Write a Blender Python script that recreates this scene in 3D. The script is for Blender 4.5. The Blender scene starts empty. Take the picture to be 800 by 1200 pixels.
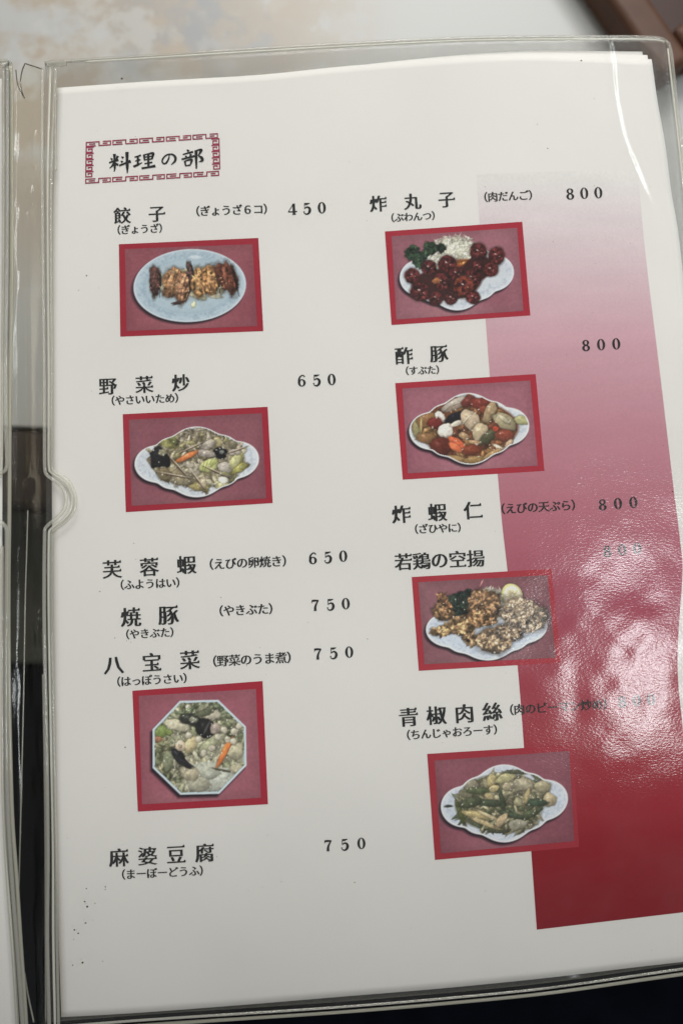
import bpy, math, random
import numpy as np
from mathutils import Matrix

# ------------------------------------------------------------------ camera, world, lamps
SC = bpy.context.scene
SC.unit_settings.scale_length = 0.1            # one unit is a decimetre
F = 867.0                                      # focal length in photograph pixels (800 x 1200)
CAMH = 2.65
d2 = np.array([28000.0, -1500.0, 867.0]); d2 /= np.linalg.norm(d2)
d1 = np.array([-612.0, -10300.0, 867.0]); d1 -= d1.dot(d2) * d2; d1 /= np.linalg.norm(d1)
dn = np.cross(d2, d1)
if dn[2] > 0: dn = -dn
AX = np.array([d2, d1, dn])                    # rows: world axes seen by the camera (x right, y down, z forward)
CAM = np.array([0.0, 0.0, CAMH])

cam = bpy.data.cameras.new('camera')
co = bpy.data.objects.new('camera', cam); SC.collection.objects.link(co); SC.camera = co
M = np.eye(4)
M[:3, 0] = AX @ np.array([1, 0, 0]); M[:3, 1] = AX @ np.array([0, -1, 0]); M[:3, 2] = AX @ np.array([0, 0, -1]); M[:3, 3] = CAM
co.matrix_world = Matrix(M.tolist())
cam.sensor_fit = 'VERTICAL'; cam.sensor_height = 36; cam.lens = 36 * F / 1200
cam.clip_start = 0.05; cam.clip_end = 200
cam.dof.use_dof = True; cam.dof.focus_distance = 2.64; cam.dof.aperture_fstop = 0.62

w = bpy.data.worlds.new('World'); SC.world = w; w.use_nodes = True
w.node_tree.nodes['Background'].inputs[0].default_value = (1.0, 0.985, 0.95, 1)
w.node_tree.nodes['Background'].inputs[1].default_value = 0.22
SC.view_settings.view_transform = 'Standard'; SC.view_settings.look = 'None'
SC.view_settings.exposure = 0.12; SC.view_settings.gamma = 1.0
SC.cycles.use_denoising = True
SC.cycles.transparent_max_bounces = 24
SC.cycles.sample_clamp_indirect = 4

def lamp(name, loc, target, sx, sy, radiance, col):
    l = bpy.data.lights.new(name, 'AREA'); l.shape = 'RECTANGLE'; l.size = sx; l.size_y = sy
    l.energy = radiance * math.pi * sx * sy; l.color = col
    o = bpy.data.objects.new(name, l); SC.collection.objects.link(o)
    from mathutils import Vector
    d = Vector(target) - Vector(loc)
    o.location = loc; o.rotation_euler = d.to_track_quat('-Z', 'Y').to_euler()
    return o
lamp('ceiling_panel_lamp', (7.3, -2.5, 15.0), (7.3, -2.5, 0), 3.0, 3.0, 19.0, (0.93, 0.98, 1.0))
lamp('top_fill_light', (1.5, 8.2, 5.2), (0, 1.0, 0), 6.0, 3.0, 10.5, (1.0, 0.985, 0.95))  # unseen soft light added beyond the page top for the brightness falloff
lamp('crease_glint_light', (12.5, 9.5, 15.0), (12.5, 9.5, 0), 0.6, 9.0, 55.0, (0.95, 0.98, 1.0))  # long unseen light added so the film crease shows a highlight
lamp('warm_fill_light', (-12.0, 5.0, 13.0), (0, 0, 0), 4.0, 4.0, 4.0, (1.0, 0.86, 0.66))  # unseen fill added to warm the left side

# ------------------------------------------------------------------ helpers
def hs(x, y):
    """height of the softly warped sheet"""
    g = lambda a, b, sx, sy: np.exp(-((x - a) / sx) ** 2 - ((y - b) / sy) ** 2)
    d = np.minimum(y + 0.6, 0); e = np.maximum(y - 0.7, 0)  # bends added at both ends to dim the page there
    return (-0.145 * d * d + 0.035 * e * e + 0.014 * g(1.6, -1.2, 0.7, 0.9) + 0.010 * g(1.5, 1.0, 0.5, 0.6) - 0.012 * g(0.3, 0.2, 0.6, 0.9)
            + 0.012 * g(-0.6, -1.0, 0.5, 0.7) - 0.0035 * g(1.22, -0.02, 0.16, 0.22) + 0.003 * g(1.0, -0.45, 0.14, 0.2))

def ray(px, py):
    c = np.stack([(np.asarray(px, float) - 400) / F, (np.asarray(py, float) - 600) / F, np.ones_like(np.asarray(px, float))], -1)
    return c @ AX.T

def flat(px, py, z):
    r = ray(px, py); t = (z - CAM[2]) / r[..., 2]
    return CAM + r * t[..., None]

def at(px, py, dz=0.0):
    """point of the menu sheet (raised by dz) that is seen at a pixel of the photograph"""
    px = np.asarray(px, float); py = np.asarray(py, float)
    r = ray(px, py); z = np.zeros_like(px) + dz
    for _ in range(5):
        p = CAM + r * ((z - CAM[2]) / r[..., 2])[..., None]
        z = hs(p[..., 0], p[..., 1]) + dz
    return p

def mesh(name, verts, faces, mat, parent=None, smooth=False, cols=None):
    me = bpy.data.meshes.new(name)
    me.from_pydata([tuple(map(float, v)) for v in verts], [], [tuple(int(i) for i in f) for f in faces])
    if cols is not None:
        a = me.color_attributes.new('Col', 'FLOAT_COLOR', 'POINT')
        c = np.ones((len(verts), 4), np.float32); c[:, :3] = np.asarray(cols, np.float32)
        a.data.foreach_set('color', c.ravel())
    if smooth: me.polygons.foreach_set('use_smooth', [True] * len(me.polygons))
    me.materials.append(mat); me.update()
    o = bpy.data.objects.new(name, me); SC.collection.objects.link(o)
    if parent: o.parent = parent
    return o

def tag(o, label=None, cat=None, group=None, kind=None):
    if label: o['label'] = label
    if cat: o['category'] = cat
    if group: o['group'] = group
    if kind: o['kind'] = kind
    return o

def empty(name, loc=(0, 0, 0)):
    # the root stands at the world's origin so that the parts keep their own coordinates
    o = bpy.data.objects.new(name, None); SC.collection.objects.link(o); o.empty_display_size = 0.1
    return o

def lin(c):
    c = np.asarray(c, float) / 255.0
    return np.where(c <= 0.04045, c / 12.92, ((c + 0.055) / 1.055) ** 2.4)

def curve(pts, n=60):
    """smooth (Catmull-Rom) curve through pixel points"""
    p = np.array(pts, float); q = np.vstack([2 * p[0] - p[1], p, 2 * p[-1] - p[-2]])
    L = np.r_[0, np.cumsum(np.linalg.norm(np.diff(p, axis=0), axis=1))]
    out = []
    for s in np.linspace(0, L[-1], n):
        i = min(max(np.searchsorted(L, s, 'right') - 1, 0), len(p) - 2)
        t = (s - L[i]) / max(L[i + 1] - L[i], 1e-9)
        a, b, c, d = q[i], q[i + 1], q[i + 2], q[i + 3]
        out.append(0.5 * (2 * b + (c - a) * t + (2 * a - 5 * b + 4 * c - d) * t * t + (3 * b - a - 3 * c + d) * t ** 3))
    return np.array(out)

def coons(top, right, bottom, left, nu, nv, su=None):
    """grid of pixel positions inside four boundary curves"""
    T = curve(top, nu if su is None else 900); B = curve(bottom, nu if su is None else 900); L = curve(left, nv); R = curve(right, nv)
    if su is not None:
        q = np.linspace(0, 1, 900)
        T = np.stack([np.interp(su, q, T[:, 0]), np.interp(su, q, T[:, 1])], 1); B = np.stack([np.interp(su, q, B[:, 0]), np.interp(su, q, B[:, 1])], 1)
    s = (np.linspace(0, 1, nu) if su is None else su)[None, :, None]; t = np.linspace(0, 1, nv)[:, None, None]
    P = (1 - t) * T[None] + t * B[None] + (1 - s) * L[:, None] + s * R[:, None]
    P -= (1 - s) * (1 - t) * T[0] + s * (1 - t) * T[-1] + (1 - s) * t * B[0] + s * t * B[-1]
    return P

def grid_faces(nv, nu, off=0):
    i = (np.arange(nv - 1)[:, None] * nu + np.arange(nu - 1)[None]).ravel() + off
    return np.stack([i + nu, i + nu + 1, i + 1, i], -1)

def slab(name, P3, thick, mat, parent=None, smooth=True, edge_only_bottom=True, cols=None):
    """sheet with a real thickness from a grid of points"""
    nv, nu = P3.shape[:2]
    v = P3.reshape(-1, 3); lo = v - np.array([0, 0, thick])
    f = grid_faces(nv, nu); g = grid_faces(nv, nu, nv * nu)[:, ::-1]
    ring = [i for i in range(nu)] + [r * nu + nu - 1 for r in range(1, nv)] + [(nv - 1) * nu + i for i in range(nu - 2, -1, -1)] + [r * nu for r in range(nv - 2, 0, -1)]
    n = nv * nu
    side = [(ring[i], ring[(i + 1) % len(ring)], ring[(i + 1) % len(ring)] + n, ring[i] + n) for i in range(len(ring))]
    o = mesh(name, np.vstack([v, lo]), [tuple(a) for a in f] + [tuple(a) for a in g] + side, mat, parent, False, cols if cols is None else np.vstack([cols, cols]))
    k = len(f) * 2
    if smooth: o.data.polygons.foreach_set('use_smooth', [True] * k + [False] * len(side))
    return o

def tube(name, P, rad, mat, parent=None, sides=8, flatten=1.0):
    P = np.array(P); n = len(P); rad = np.broadcast_to(rad, (n,))
    T = np.gradient(P, axis=0); T /= np.linalg.norm(T, axis=1)[:, None]
    N = np.cross(T, np.array([0, 0, 1.0])); N /= np.linalg.norm(N, axis=1)[:, None]
    B = np.cross(N, T)
    a = np.linspace(0, 2 * np.pi, sides, endpoint=False)
    V = P[:, None] + rad[:, None, None] * (np.cos(a)[None, :, None] * N[:, None] + flatten * np.sin(a)[None, :, None] * B[:, None])
    fs = []
    for i in range(n - 1):
        for j in range(sides):
            k = (j + 1) % sides
            fs.append((i * sides + j, i * sides + k, (i + 1) * sides + k, (i + 1) * sides + j))
    fs.append(tuple(range(sides))[::-1]); fs.append(tuple((n - 1) * sides + j for j in range(sides)))
    return mesh(name, V.reshape(-1, 3), fs, mat, parent, True)

# ------------------------------------------------------------------ materials
def nodes(name):
    m = bpy.data.materials.new(name); m.use_nodes = True
    nt = m.node_tree; nt.nodes.clear()
    out = nt.nodes.new('ShaderNodeOutputMaterial')
    return m, nt, out
def N(nt, t, **kw):
    n = nt.nodes.new(t)
    for k, v in kw.items():
        if k in n.inputs: n.inputs[k].default_value = v
        else: setattr(n, k, v)
    return n
def principled(name, col, rough=0.6, spec=0.3, attr=False, noise=None, bump=None):
    m, nt, out = nodes(name)
    b = N(nt, 'ShaderNodeBsdfPrincipled'); b.inputs['Roughness'].default_value = rough
    b.inputs['Specular IOR Level'].default_value = spec
    nt.links.new(b.outputs[0], out.inputs[0])
    tc = N(nt, 'ShaderNodeTexCoord')
    src = None
    if attr:
        a = N(nt, 'ShaderNodeVertexColor', layer_name='Col'); src = a.outputs[0]
    if noise:
        sc, amt, det = noise
        n = N(nt, 'ShaderNodeTexNoise'); n.inputs['Scale'].default_value = sc; n.inputs['Detail'].default_value = det
        nt.links.new(tc.outputs['Object'], n.inputs['Vector'])
        r = N(nt, 'ShaderNodeMapRange'); r.inputs['From Min'].default_value = 0.3; r.inputs['From Max'].default_value = 0.7
        r.inputs['To Min'].default_value = 1 - amt; r.inputs['To Max'].default_value = 1 + amt
        nt.links.new(n.outputs[0], r.inputs[0])
        v = N(nt, 'ShaderNodeVectorMath', operation='SCALE')
        if src is not None: nt.links.new(src, v.inputs[0])
        else: v.inputs[0].default_value = col[:3]
        nt.links.new(r.outputs[0], v.inputs['Scale']); src = v.outputs[0]
    if src is not None: nt.links.new(src, b.inputs['Base Color'])
    else: b.inputs['Base Color'].default_value = (*col[:3], 1)
    if bump:
        n = N(nt, 'ShaderNodeTexNoise'); n.inputs['Scale'].default_value = bump[0]; n.inputs['Detail'].default_value = 3
        nt.links.new(tc.outputs['Object'], n.inputs['Vector'])
        bp = N(nt, 'ShaderNodeBump'); bp.inputs['Distance'].default_value = bump[1]; bp.inputs['Strength'].default_value = 1
        nt.links.new(n.outputs[0], bp.inputs['Height']); nt.links.new(bp.outputs[0], b.inputs['Normal'])
    return m

M_paper = principled('white_paper', (0.805, 0.79, 0.768), 0.75, 0.2, noise=(1.6, 0.028, 6))
M_ink = principled('black_ink', (0.018, 0.020, 0.022), 0.7, 0.1, noise=(60, 0.4, 2))
M_maroon = principled('maroon_ink', (0.30, 0.030, 0.075), 0.6, 0.2, noise=(40, 0.2, 2))
M_print = principled('colour_print', (1, 1, 1), 0.7, 0.1, attr=True, noise=(120, 0.035, 2))
M_red = principled('red_print', (0.42, 0.028, 0.06), 0.6, 0.25, noise=(90, 0.07, 2))

def schlick(nt, normal=None, f0=0.04):
    """share of light mirrored by clear plastic, the same from either side"""
    lw = N(nt, 'ShaderNodeLayerWeight', Blend=0.5)
    if normal is not None: nt.links.new(normal, lw.inputs['Normal'])
    p = N(nt, 'ShaderNodeMath', operation='POWER'); nt.links.new(lw.outputs['Facing'], p.inputs[0]); p.inputs[1].default_value = 5
    a = N(nt, 'ShaderNodeMath', operation='MULTIPLY_ADD', use_clamp=True); nt.links.new(p.outputs[0], a.inputs[0])
    a.inputs[1].default_value = 0.96; a.inputs[2].default_value = f0
    return a.outputs[0]

def film_mat(name, tint, bump_amt, rough, milk=0.02, f0=0.022, smudge=0.0):
    m, nt, out = nodes(name)
    tc = N(nt, 'ShaderNodeTexCoord')
    tr = N(nt, 'ShaderNodeBsdfTransparent', Color=(*tint, 1))
    df = N(nt, 'ShaderNodeBsdfDiffuse', Color=(0.8, 0.8, 0.78, 1))
    gl = N(nt, 'ShaderNodeBsdfGlossy', Roughness=rough, Color=(1, 1, 1, 1))
    # fine grain of the pressed film, a little stretched, with patches where it clings less
    mp = N(nt, 'ShaderNodeMapping'); mp.inputs['Rotation'].default_value = (0, 0, 0.6); mp.inputs['Scale'].default_value = (0.65, 1.35, 1.0)
    nt.links.new(tc.outputs['Object'], mp.inputs['Vector'])
    n1 = N(nt, 'ShaderNodeTexNoise'); n1.inputs['Scale'].default_value = 135; n1.inputs['Detail'].default_value = 1; n1.inputs['Roughness'].default_value = 0.6
    nt.links.new(mp.outputs[0], n1.inputs['Vector'])
    n2 = N(nt, 'ShaderNodeTexNoise'); n2.inputs['Scale'].default_value = 2.3; n2.inputs['Detail'].default_value = 2
    nt.links.new(tc.outputs['Object'], n2.inputs['Vector'])
    b1 = N(nt, 'ShaderNodeBump'); b1.inputs['Strength'].default_value = 1; b1.inputs['Distance'].default_value = bump_amt
    b2 = N(nt, 'ShaderNodeBump'); b2.inputs['Strength'].default_value = 1; b2.inputs['Distance'].default_value = 0.008
    nt.links.new(n2.outputs[0], b2.inputs['Height']); nt.links.new(n1.outputs[0], b1.inputs['Height'])
    nt.links.new(b2.outputs[0], b1.inputs['Normal'])
    nt.links.new(b1.outputs[0], gl.inputs['Normal'])
    fr = schlick(nt, None, f0)
    m1 = N(nt, 'ShaderNodeMixShader'); m1.inputs[0].default_value = milk
    n3 = N(nt, 'ShaderNodeTexNoise'); n3.inputs['Scale'].default_value = 3.2; n3.inputs['Detail'].default_value = 8; n3.inputs['Roughness'].default_value = 0.7
    nt.links.new(tc.outputs['Object'], n3.inputs['Vector'])
    r3 = N(nt, 'ShaderNodeMapRange'); r3.inputs['From Min'].default_value = 0.45; r3.inputs['From Max'].default_value = 0.75
    r3.inputs['To Min'].default_value = milk; r3.inputs['To Max'].default_value = milk + smudge
    nt.links.new(n3.outputs[0], r3.inputs[0]); nt.links.new(r3.outputs[0], m1.inputs[0])
    nt.links.new(tr.outputs[0], m1.inputs[1]); nt.links.new(df.outputs[0], m1.inputs[2])
    m2 = N(nt, 'ShaderNodeMixShader'); nt.links.new(fr, m2.inputs[0])
    nt.links.new(m1.outputs[0], m2.inputs[1]); nt.links.new(gl.outputs[0], m2.inputs[2])
    nt.links.new(m2.outputs[0], out.inputs[0])
    return m
M_film = film_mat('clear_vinyl_film', (0.985, 0.985, 0.98), 0.00055, 0.15, 0.002, 0.022, 0.010)
M_film_back = film_mat('clear_vinyl_back', (0.87, 0.87, 0.86), 0.0012, 0.18, 0.03)
M_spine = film_mat('clear_vinyl_spine', (0.97, 0.97, 0.95), 0.0005, 0.10, 0.001, 0.014)

def bead_mat(name, tint=(0.97, 0.97, 0.95), dark=(0.60, 0.59, 0.56), milk=0.20, rough=0.07):
    m, nt, out = nodes(name)
    lw = N(nt, 'ShaderNodeLayerWeight', Blend=0.35)
    mc = N(nt, 'ShaderNodeMix', data_type='RGBA')
    mc.inputs[6].default_value = (*tint, 1); mc.inputs[7].default_value = (*dark, 1)
    nt.links.new(lw.outputs['Facing'], mc.inputs[0])  # darker tint towards the silhouette imitates refraction in the bead
    tr = N(nt, 'ShaderNodeBsdfTransparent'); nt.links.new(mc.outputs[2], tr.inputs[0])
    df = N(nt, 'ShaderNodeBsdfDiffuse', Color=(0.85, 0.84, 0.76, 1))
    gl = N(nt, 'ShaderNodeBsdfGlossy', Roughness=rough)
    tc = N(nt, 'ShaderNodeTexCoord'); n = N(nt, 'ShaderNodeTexNoise'); n.inputs['Scale'].default_value = 9; n.inputs['Detail'].default_value = 2
    nt.links.new(tc.outputs['Object'], n.inputs['Vector'])
    b = N(nt, 'ShaderNodeBump'); b.inputs['Distance'].default_value = 0.002; nt.links.new(n.outputs[0], b.inputs['Height'])
    nt.links.new(b.outputs[0], gl.inputs['Normal'])
    fr = schlick(nt)
    m1 = N(nt, 'ShaderNodeMixShader'); m1.inputs[0].default_value = milk
    nt.links.new(tr.outputs[0], m1.inputs[1]); nt.links.new(df.outputs[0], m1.inputs[2])
    m2 = N(nt, 'ShaderNodeMixShader'); nt.links.new(fr, m2.inputs[0])
    nt.links.new(m1.outputs[0], m2.inputs[1]); nt.links.new(gl.outputs[0], m2.inputs[2])
    nt.links.new(m2.outputs[0], out.inputs[0])
    return m
M_bead = bead_mat('welded_vinyl_bead')
M_milky = bead_mat('milky_vinyl_bead', milk=0.55, dark=(0.8, 0.8, 0.76))
M_beadY = bead_mat('yellowed_vinyl_edge', (0.80, 0.78, 0.62), (0.25, 0.23, 0.13), 0.3, 0.12)
M_edge = principled('dark_cut_edge', (0.10, 0.09, 0.06), 0.3, 0.5)
M_dirt = principled('dark_speck', (0.05, 0.04, 0.03), 0.8, 0.1)

# ------------------------------------------------------------------ the setting: table, bench, floor, tray
ZT = -1.25
def table_material():
    m, nt, out = nodes('patterned_laminate')
    b = N(nt, 'ShaderNodeBsdfPrincipled'); b.inputs['Roughness'].default_value = 0.45
    nt.links.new(b.outputs[0], out.inputs[0])
    tc = N(nt, 'ShaderNodeTexCoord')
    def noise(sc, det, loc):
        mp = N(nt, 'ShaderNodeMapping'); mp.inputs['Location'].default_value = loc
        nt.links.new(tc.outputs['Object'], mp.inputs['Vector'])
        n = N(nt, 'ShaderNodeTexNoise'); n.inputs['Scale'].default_value = sc; n.inputs['Detail'].default_value = det; n.inputs['Roughness'].default_value = 0.62
        nt.links.new(mp.outputs[0], n.inputs['Vector']); return n.outputs[0]
    def ramp(src, a, bb):
        r = N(nt, 'ShaderNodeMapRange'); r.interpolation_type = 'SMOOTHSTEP'
        r.inputs['From Min'].default_value = a; r.inputs['From Max'].default_value = bb
        nt.links.new(src, r.inputs[0]); return r.outputs[0]
    def spot(cx, cy, r0, r1):
        s = N(nt, 'ShaderNodeVectorMath', operation='DISTANCE'); s.inputs[1].default_value = (cx, cy, ZT)
        nt.links.new(tc.outputs['Object'], s.inputs[0])
        r = N(nt, 'ShaderNodeMapRange'); r.interpolation_type = 'SMOOTHSTEP'
        r.inputs['From Min'].default_value = r0; r.inputs['From Max'].default_value = r1
        r.inputs['To Min'].default_value = 1; r.inputs['To Max'].default_value = 0
        nt.links.new(s.outputs['Value'], r.inputs[0]); return r.outputs[0]
    def mul(a, c, k=1.0):
        x = N(nt, 'ShaderNodeMath', operation='MULTIPLY'); nt.links.new(a, x.inputs[0]); nt.links.new(c, x.inputs[1])
        y = N(nt, 'ShaderNodeMath', operation='MULTIPLY', use_clamp=True); nt.links.new(x.outputs[0], y.inputs[0]); y.inputs[1].default_value = k
        return y.outputs[0]
    cur = None
    def mix(fac, col):
        nonlocal cur
        x = N(nt, 'ShaderNodeMix', data_type='RGBA'); nt.links.new(fac, x.inputs[0])
        if cur is None: x.inputs[6].default_value = (0.445, 0.45, 0.44, 1)
        else: nt.links.new(cur, x.inputs[6])
        x.inputs[7].default_value = (*col, 1); cur = x.outputs[2]
    P = lambda px, py: flat(np.array(px), np.array(py), ZT)
    a = P(60., 20.); mix(mul(ramp(noise(2.4, 5, (0, 0, 0)), 0.36, 0.53), spot(a[0], a[1], 0.7, 2.1)), (0.40, 0.345, 0.28))
    a = P(245., 32.); mix(mul(ramp(noise(3.4, 5, (5, 2, 0)), 0.34, 0.55), spot(a[0], a[1], 0.12, 0.75), 1.0), (0.31, 0.315, 0.32))
    a = P(310., 10.); mix(mul(ramp(noise(4.5, 4, (1, 7, 0)), 0.44, 0.56), spot(a[0], a[1], 0.1, 0.8), 0.8), (0.40, 0.35, 0.29))
    a = P(90., 40.); mix(mul(ramp(noise(5.2, 5, (3, 9, 0)), 0.47, 0.6), spot(a[0], a[1], 0.3, 1.2), 0.6), (0.50, 0.50, 0.48))
    nt.links.new(cur, b.inputs['Base Color'])
    return m

def box(name, lo, hi, mat, parent=None, bevel=0.0, R=None, seg=3):
    """bevelled box between two corners, optionally placed in a frame R (origin, x axis, y axis)"""
    import bmesh
    bm = bmesh.new(); bmesh.ops.create_cube(bm, size=1)
    for v in bm.verts:
        v.co = [(lo[i] + hi[i]) / 2 + v.co[i] * (hi[i] - lo[i]) for i in range(3)]
    if bevel: bmesh.ops.bevel(bm, geom=list(bm.edges), offset=bevel, segments=seg, affect='EDGES', profile=0.6)
    if R is not None:
        o_, ax, ay = R
        for v in bm.verts:
            x, y, z = v.co; v.co = (o_[0] + ax[0] * x + ay[0] * y, o_[1] + ax[1] * x + ay[1] * y, z)
    bmesh.ops.recalc_face_normals(bm, faces=list(bm.faces))
    me = bpy.data.meshes.new(name); bm.to_mesh(me); bm.free(); me.materials.append(mat)
    me.polygons.foreach_set('use_smooth', [bool(bevel)] * len(me.polygons))
    o = bpy.data.objects.new(name, me); SC.collection.objects.link(o); o.parent = parent
    if bevel:
        md = o.modifiers.new('wn', 'WEIGHTED_NORMAL'); md.keep_sharp = False
    return o

M_table = table_material()
M_wood = principled('dark_wood', (0.030, 0.020, 0.014), 0.30, 0.5, noise=(6, 0.4, 5))
M_under = principled('table_underside', (0.02, 0.017, 0.013), 0.6, 0.3)
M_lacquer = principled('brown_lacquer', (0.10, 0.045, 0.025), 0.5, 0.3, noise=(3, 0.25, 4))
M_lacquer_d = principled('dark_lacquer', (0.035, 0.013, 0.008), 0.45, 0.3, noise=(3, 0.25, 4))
M_floor = principled('dark_floor', (0.004, 0.005, 0.009), 0.9, 0.05, noise=(2, 0.3, 3))
M_seat = principled('grey_green_vinyl', (0.12, 0.125, 0.105), 0.5, 0.3, noise=(4, 0.12, 4), bump=(18, 0.01))

e0 = flat(np.array(14.), np.array(500.), ZT); e1 = flat(np.array(51.), np.array(501.5), ZT)
ax = (e1 - e0)[:2]; ax /= np.linalg.norm(ax); ay = np.array([-ax[1], ax[0]])
TR = (e0, ax, ay)
t = tag(empty('dining_table'), 'pale patterned laminate table with a dark wood edge lying out of focus under the menu', 'table')
box('table_top', (-16, 0.0, ZT - 0.22), (22, 11, ZT), M_table, t, 0.015, TR)
box('edge_trim', (-16, -0.44, ZT - 0.30), (22, -0.004, ZT - 0.012), M_wood, t, 0.05, TR)
for xx in (-14, 20):
    box('leg', (xx - .3, 0.6, -8.5), (xx + .3, 1.2, ZT - 0.225), M_wood, t, 0.04, TR)
    box('leg', (xx - .3, 9.6, -8.5), (xx + .3, 10.2, ZT - 0.225), M_wood, t, 0.04, TR)

s = tag(empty('bench_seat'), 'dark grey-green padded bench seat seen below the table edge through the gap', 'bench')
sa = flat(np.array(12.), np.array(790.), -3.2)
box('cushion', (-6, sa[1] - e0[1], -3.9), (10, sa[1] - e0[1] + 2.6, -3.2), M_seat, s, 0.15, TR)
box('seat_base', (-6, sa[1] - e0[1] + 0.1, -8.5), (10, sa[1] - e0[1] + 2.5, -3.9), M_under, s, 0.02, TR)

tag(mesh('floor', [(-60, -60, -8.5), (60, -60, -8.5), (60, 60, -8.5), (-60, 60, -8.5)], [(0, 1, 2, 3)], M_floor), kind='structure')

# brown lacquered tray on the table, top right
ZTR = ZT + 0.2
c0 = flat(np.array(776.), np.array(88.), ZTR); c1 = flat(np.array(716.), np.array(0.), ZTR)
ty = (c1 - c0)[:2]; ty /= np.linalg.norm(ty); tx = np.array([ty[1], -ty[0]])
RT = (c0, tx, ty)
tr = tag(empty('lacquer_tray'), 'dark brown lacquered wooden tray on the table beyond the menu corner', 'tray')
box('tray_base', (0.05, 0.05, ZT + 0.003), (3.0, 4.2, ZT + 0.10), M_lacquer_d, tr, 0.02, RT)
for lo, hi in (((0, 0.0), (0.20, 4.25)), ((2.85, 0.0), (3.05, 4.25)), ((0.203, 0.0), (2.847, 0.2)), ((0.203, 4.05), (2.847, 4.25))):
    box('side_wall', (*lo, ZT + 0.004), (*hi, ZTR), M_lacquer, tr, 0.05, RT)
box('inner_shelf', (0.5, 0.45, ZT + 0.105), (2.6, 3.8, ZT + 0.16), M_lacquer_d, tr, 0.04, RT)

# ------------------------------------------------------------------ menu page
def sheet(name, top, right, bottom, left, dz, thick, mat, nu=60, nv=90, parent=None):
    P = coons(top, right, bottom, left, nu, nv)
    return slab(name, at(P[..., 0], P[..., 1], dz), thick, mat, parent)

Z_PAGE, Z_BAND, Z_BORD, Z_PIC, Z_TXT = 0.0, 0.0003, 0.0006, 0.0009, 0.0012
page = tag(empty('menu_page'), 'white printed menu sheet with seven dish photos, prices and a pink to red band', 'menu page')
sheet('paper', [(67, 103), (180, 95), (300, 88), (400, 78), (500, 70), (575, 65), (640, 64), (763, 69.5)],
      [(763, 69.5), (770, 120), (779, 170), (786, 225), (794, 272), (804, 360), (812, 450), (818, 560), (820, 660), (818, 740), (822, 850), (834, 980), (846, 1122)],
      [(72, 1192), (160, 1187), (280, 1178), (400, 1168), (520, 1158), (640, 1146), (740, 1134), (846, 1122)],
      [(67, 103), (61, 300), (61, 540), (62, 720), (65, 960), (69, 1100), (72, 1192)], Z_PAGE, 0.0012, M_paper, 90, 130, page)
# two more sheets lying behind it in the same sleeve
for i, (cx, cy, dz, lb) in enumerate([(758, 64.5, -0.004, 'blank white sheet directly behind the menu page, its corner just showing at the top right'),
                                      (752, 60.5, -0.008, 'rearmost white sheet in the sleeve, its top edge showing highest above the menu page')]):
    o = sheet('backing_sheet', [(70, 104 + i), (180, 96 + i), (300, 89), (400, 79 - i * .4), (500, 69 - i), (575, 63.5 - i * 1.5), (640, 61.5 - i * 2), (cx, cy)],
          [(cx, cy), (cx + 12, 170), (cx + 28, 300), (cx + 42, 450), (cx + 52, 660), (cx + 60, 850), (cx + 80, 1112)],
          [(74, 1189), (280, 1175), (520, 1155), (cx + 80, 1112)],
          [(70, 104 + i), (68, 540), (74, 1189)], dz, 0.0012, M_paper, 60, 60)
    tag(o, lb, 'sheet', 'blank sheets behind the menu page')

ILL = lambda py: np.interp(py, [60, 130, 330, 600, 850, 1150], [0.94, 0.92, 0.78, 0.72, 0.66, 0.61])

rng = np.random.default_rng(7)
def vnoise(h, w, cell, seed=0, octaves=3, ax_=1.0):
    r = np.random.default_rng(seed); out = np.zeros((h, w)); amp = 1; tot = 0
    for o in range(octaves):
        c = cell / 2 ** o; gh, gw = int(h / (c * ax_)) + 3, int(w / c) + 3
        g = r.random((gh, gw)); y = np.arange(h) / (c * ax_); x = np.arange(w) / c
        yi, xi = y.astype(int), x.astype(int); fy, fx = (y - yi)[:, None], (x - xi)[None]
        fy = fy * fy * (3 - 2 * fy); fx = fx * fx * (3 - 2 * fx)
        v = (g[yi][:, xi] * (1 - fy) + g[yi + 1][:, xi] * fy) * (1 - fx) + (g[yi][:, xi + 1] * (1 - fy) + g[yi + 1][:, xi + 1] * fy) * fx
        out += amp * v; tot += amp; amp *= 0.55
    return out / tot

# --- pink to red band
bl = curve([(558, 204), (569, 380), (585, 582), (594, 667), (606, 780), (613.5, 875), (622, 998), (628.5, 1089.5)], 200)
br = curve([(747, 204), (756, 300), (773, 440), (789, 575), (797, 640), (799, 672), (794.5, 740), (793.5, 790), (799, 850), (806, 920), (815, 1000), (826, 1066)], 200)
def resample_y(c, ys): return np.interp(ys, c[:, 1], c[:, 0])
nu, nv = 110, 300
sx = np.linspace(0, 1, nu)[None]; tt = np.linspace(0, 1, nv)[:, None]
yl = 204 + tt * (1089.5 - 204); yr = 204 - 6 + tt * (1066 - 198)
xl = resample_y(bl, yl[:, 0])[:, None]; xr = resample_y(br, yr[:, 0])[:, None]
BX = xl + (xr - xl) * sx; BY = yl + (yr - yl) * sx
stops = [204, 250, 320, 400, 500, 600, 700, 800, 870, 940, 1000, 1090]
cols = lin([(231, 229, 227), (221, 211, 214), (207, 184, 191), (197, 156, 167), (181, 129, 142), (170, 104, 118), (152, 72, 90), (146, 57, 70), (142, 47, 57), (136, 30, 42), (124, 18, 30), (114, 12, 26)]) / 1.16
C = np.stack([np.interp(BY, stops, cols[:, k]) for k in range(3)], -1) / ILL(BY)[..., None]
nz = vnoise(nv, nu, 40, 3, 5, 0.12)[..., None]
C = C * (0.95 + 0.10 * nz)
mesh('colour_band', at(BX, BY, Z_BAND).reshape(-1, 3), grid_faces(nv, nu), M_print, page, True, np.clip(C, 0.004, 0.9).reshape(-1, 3))

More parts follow.
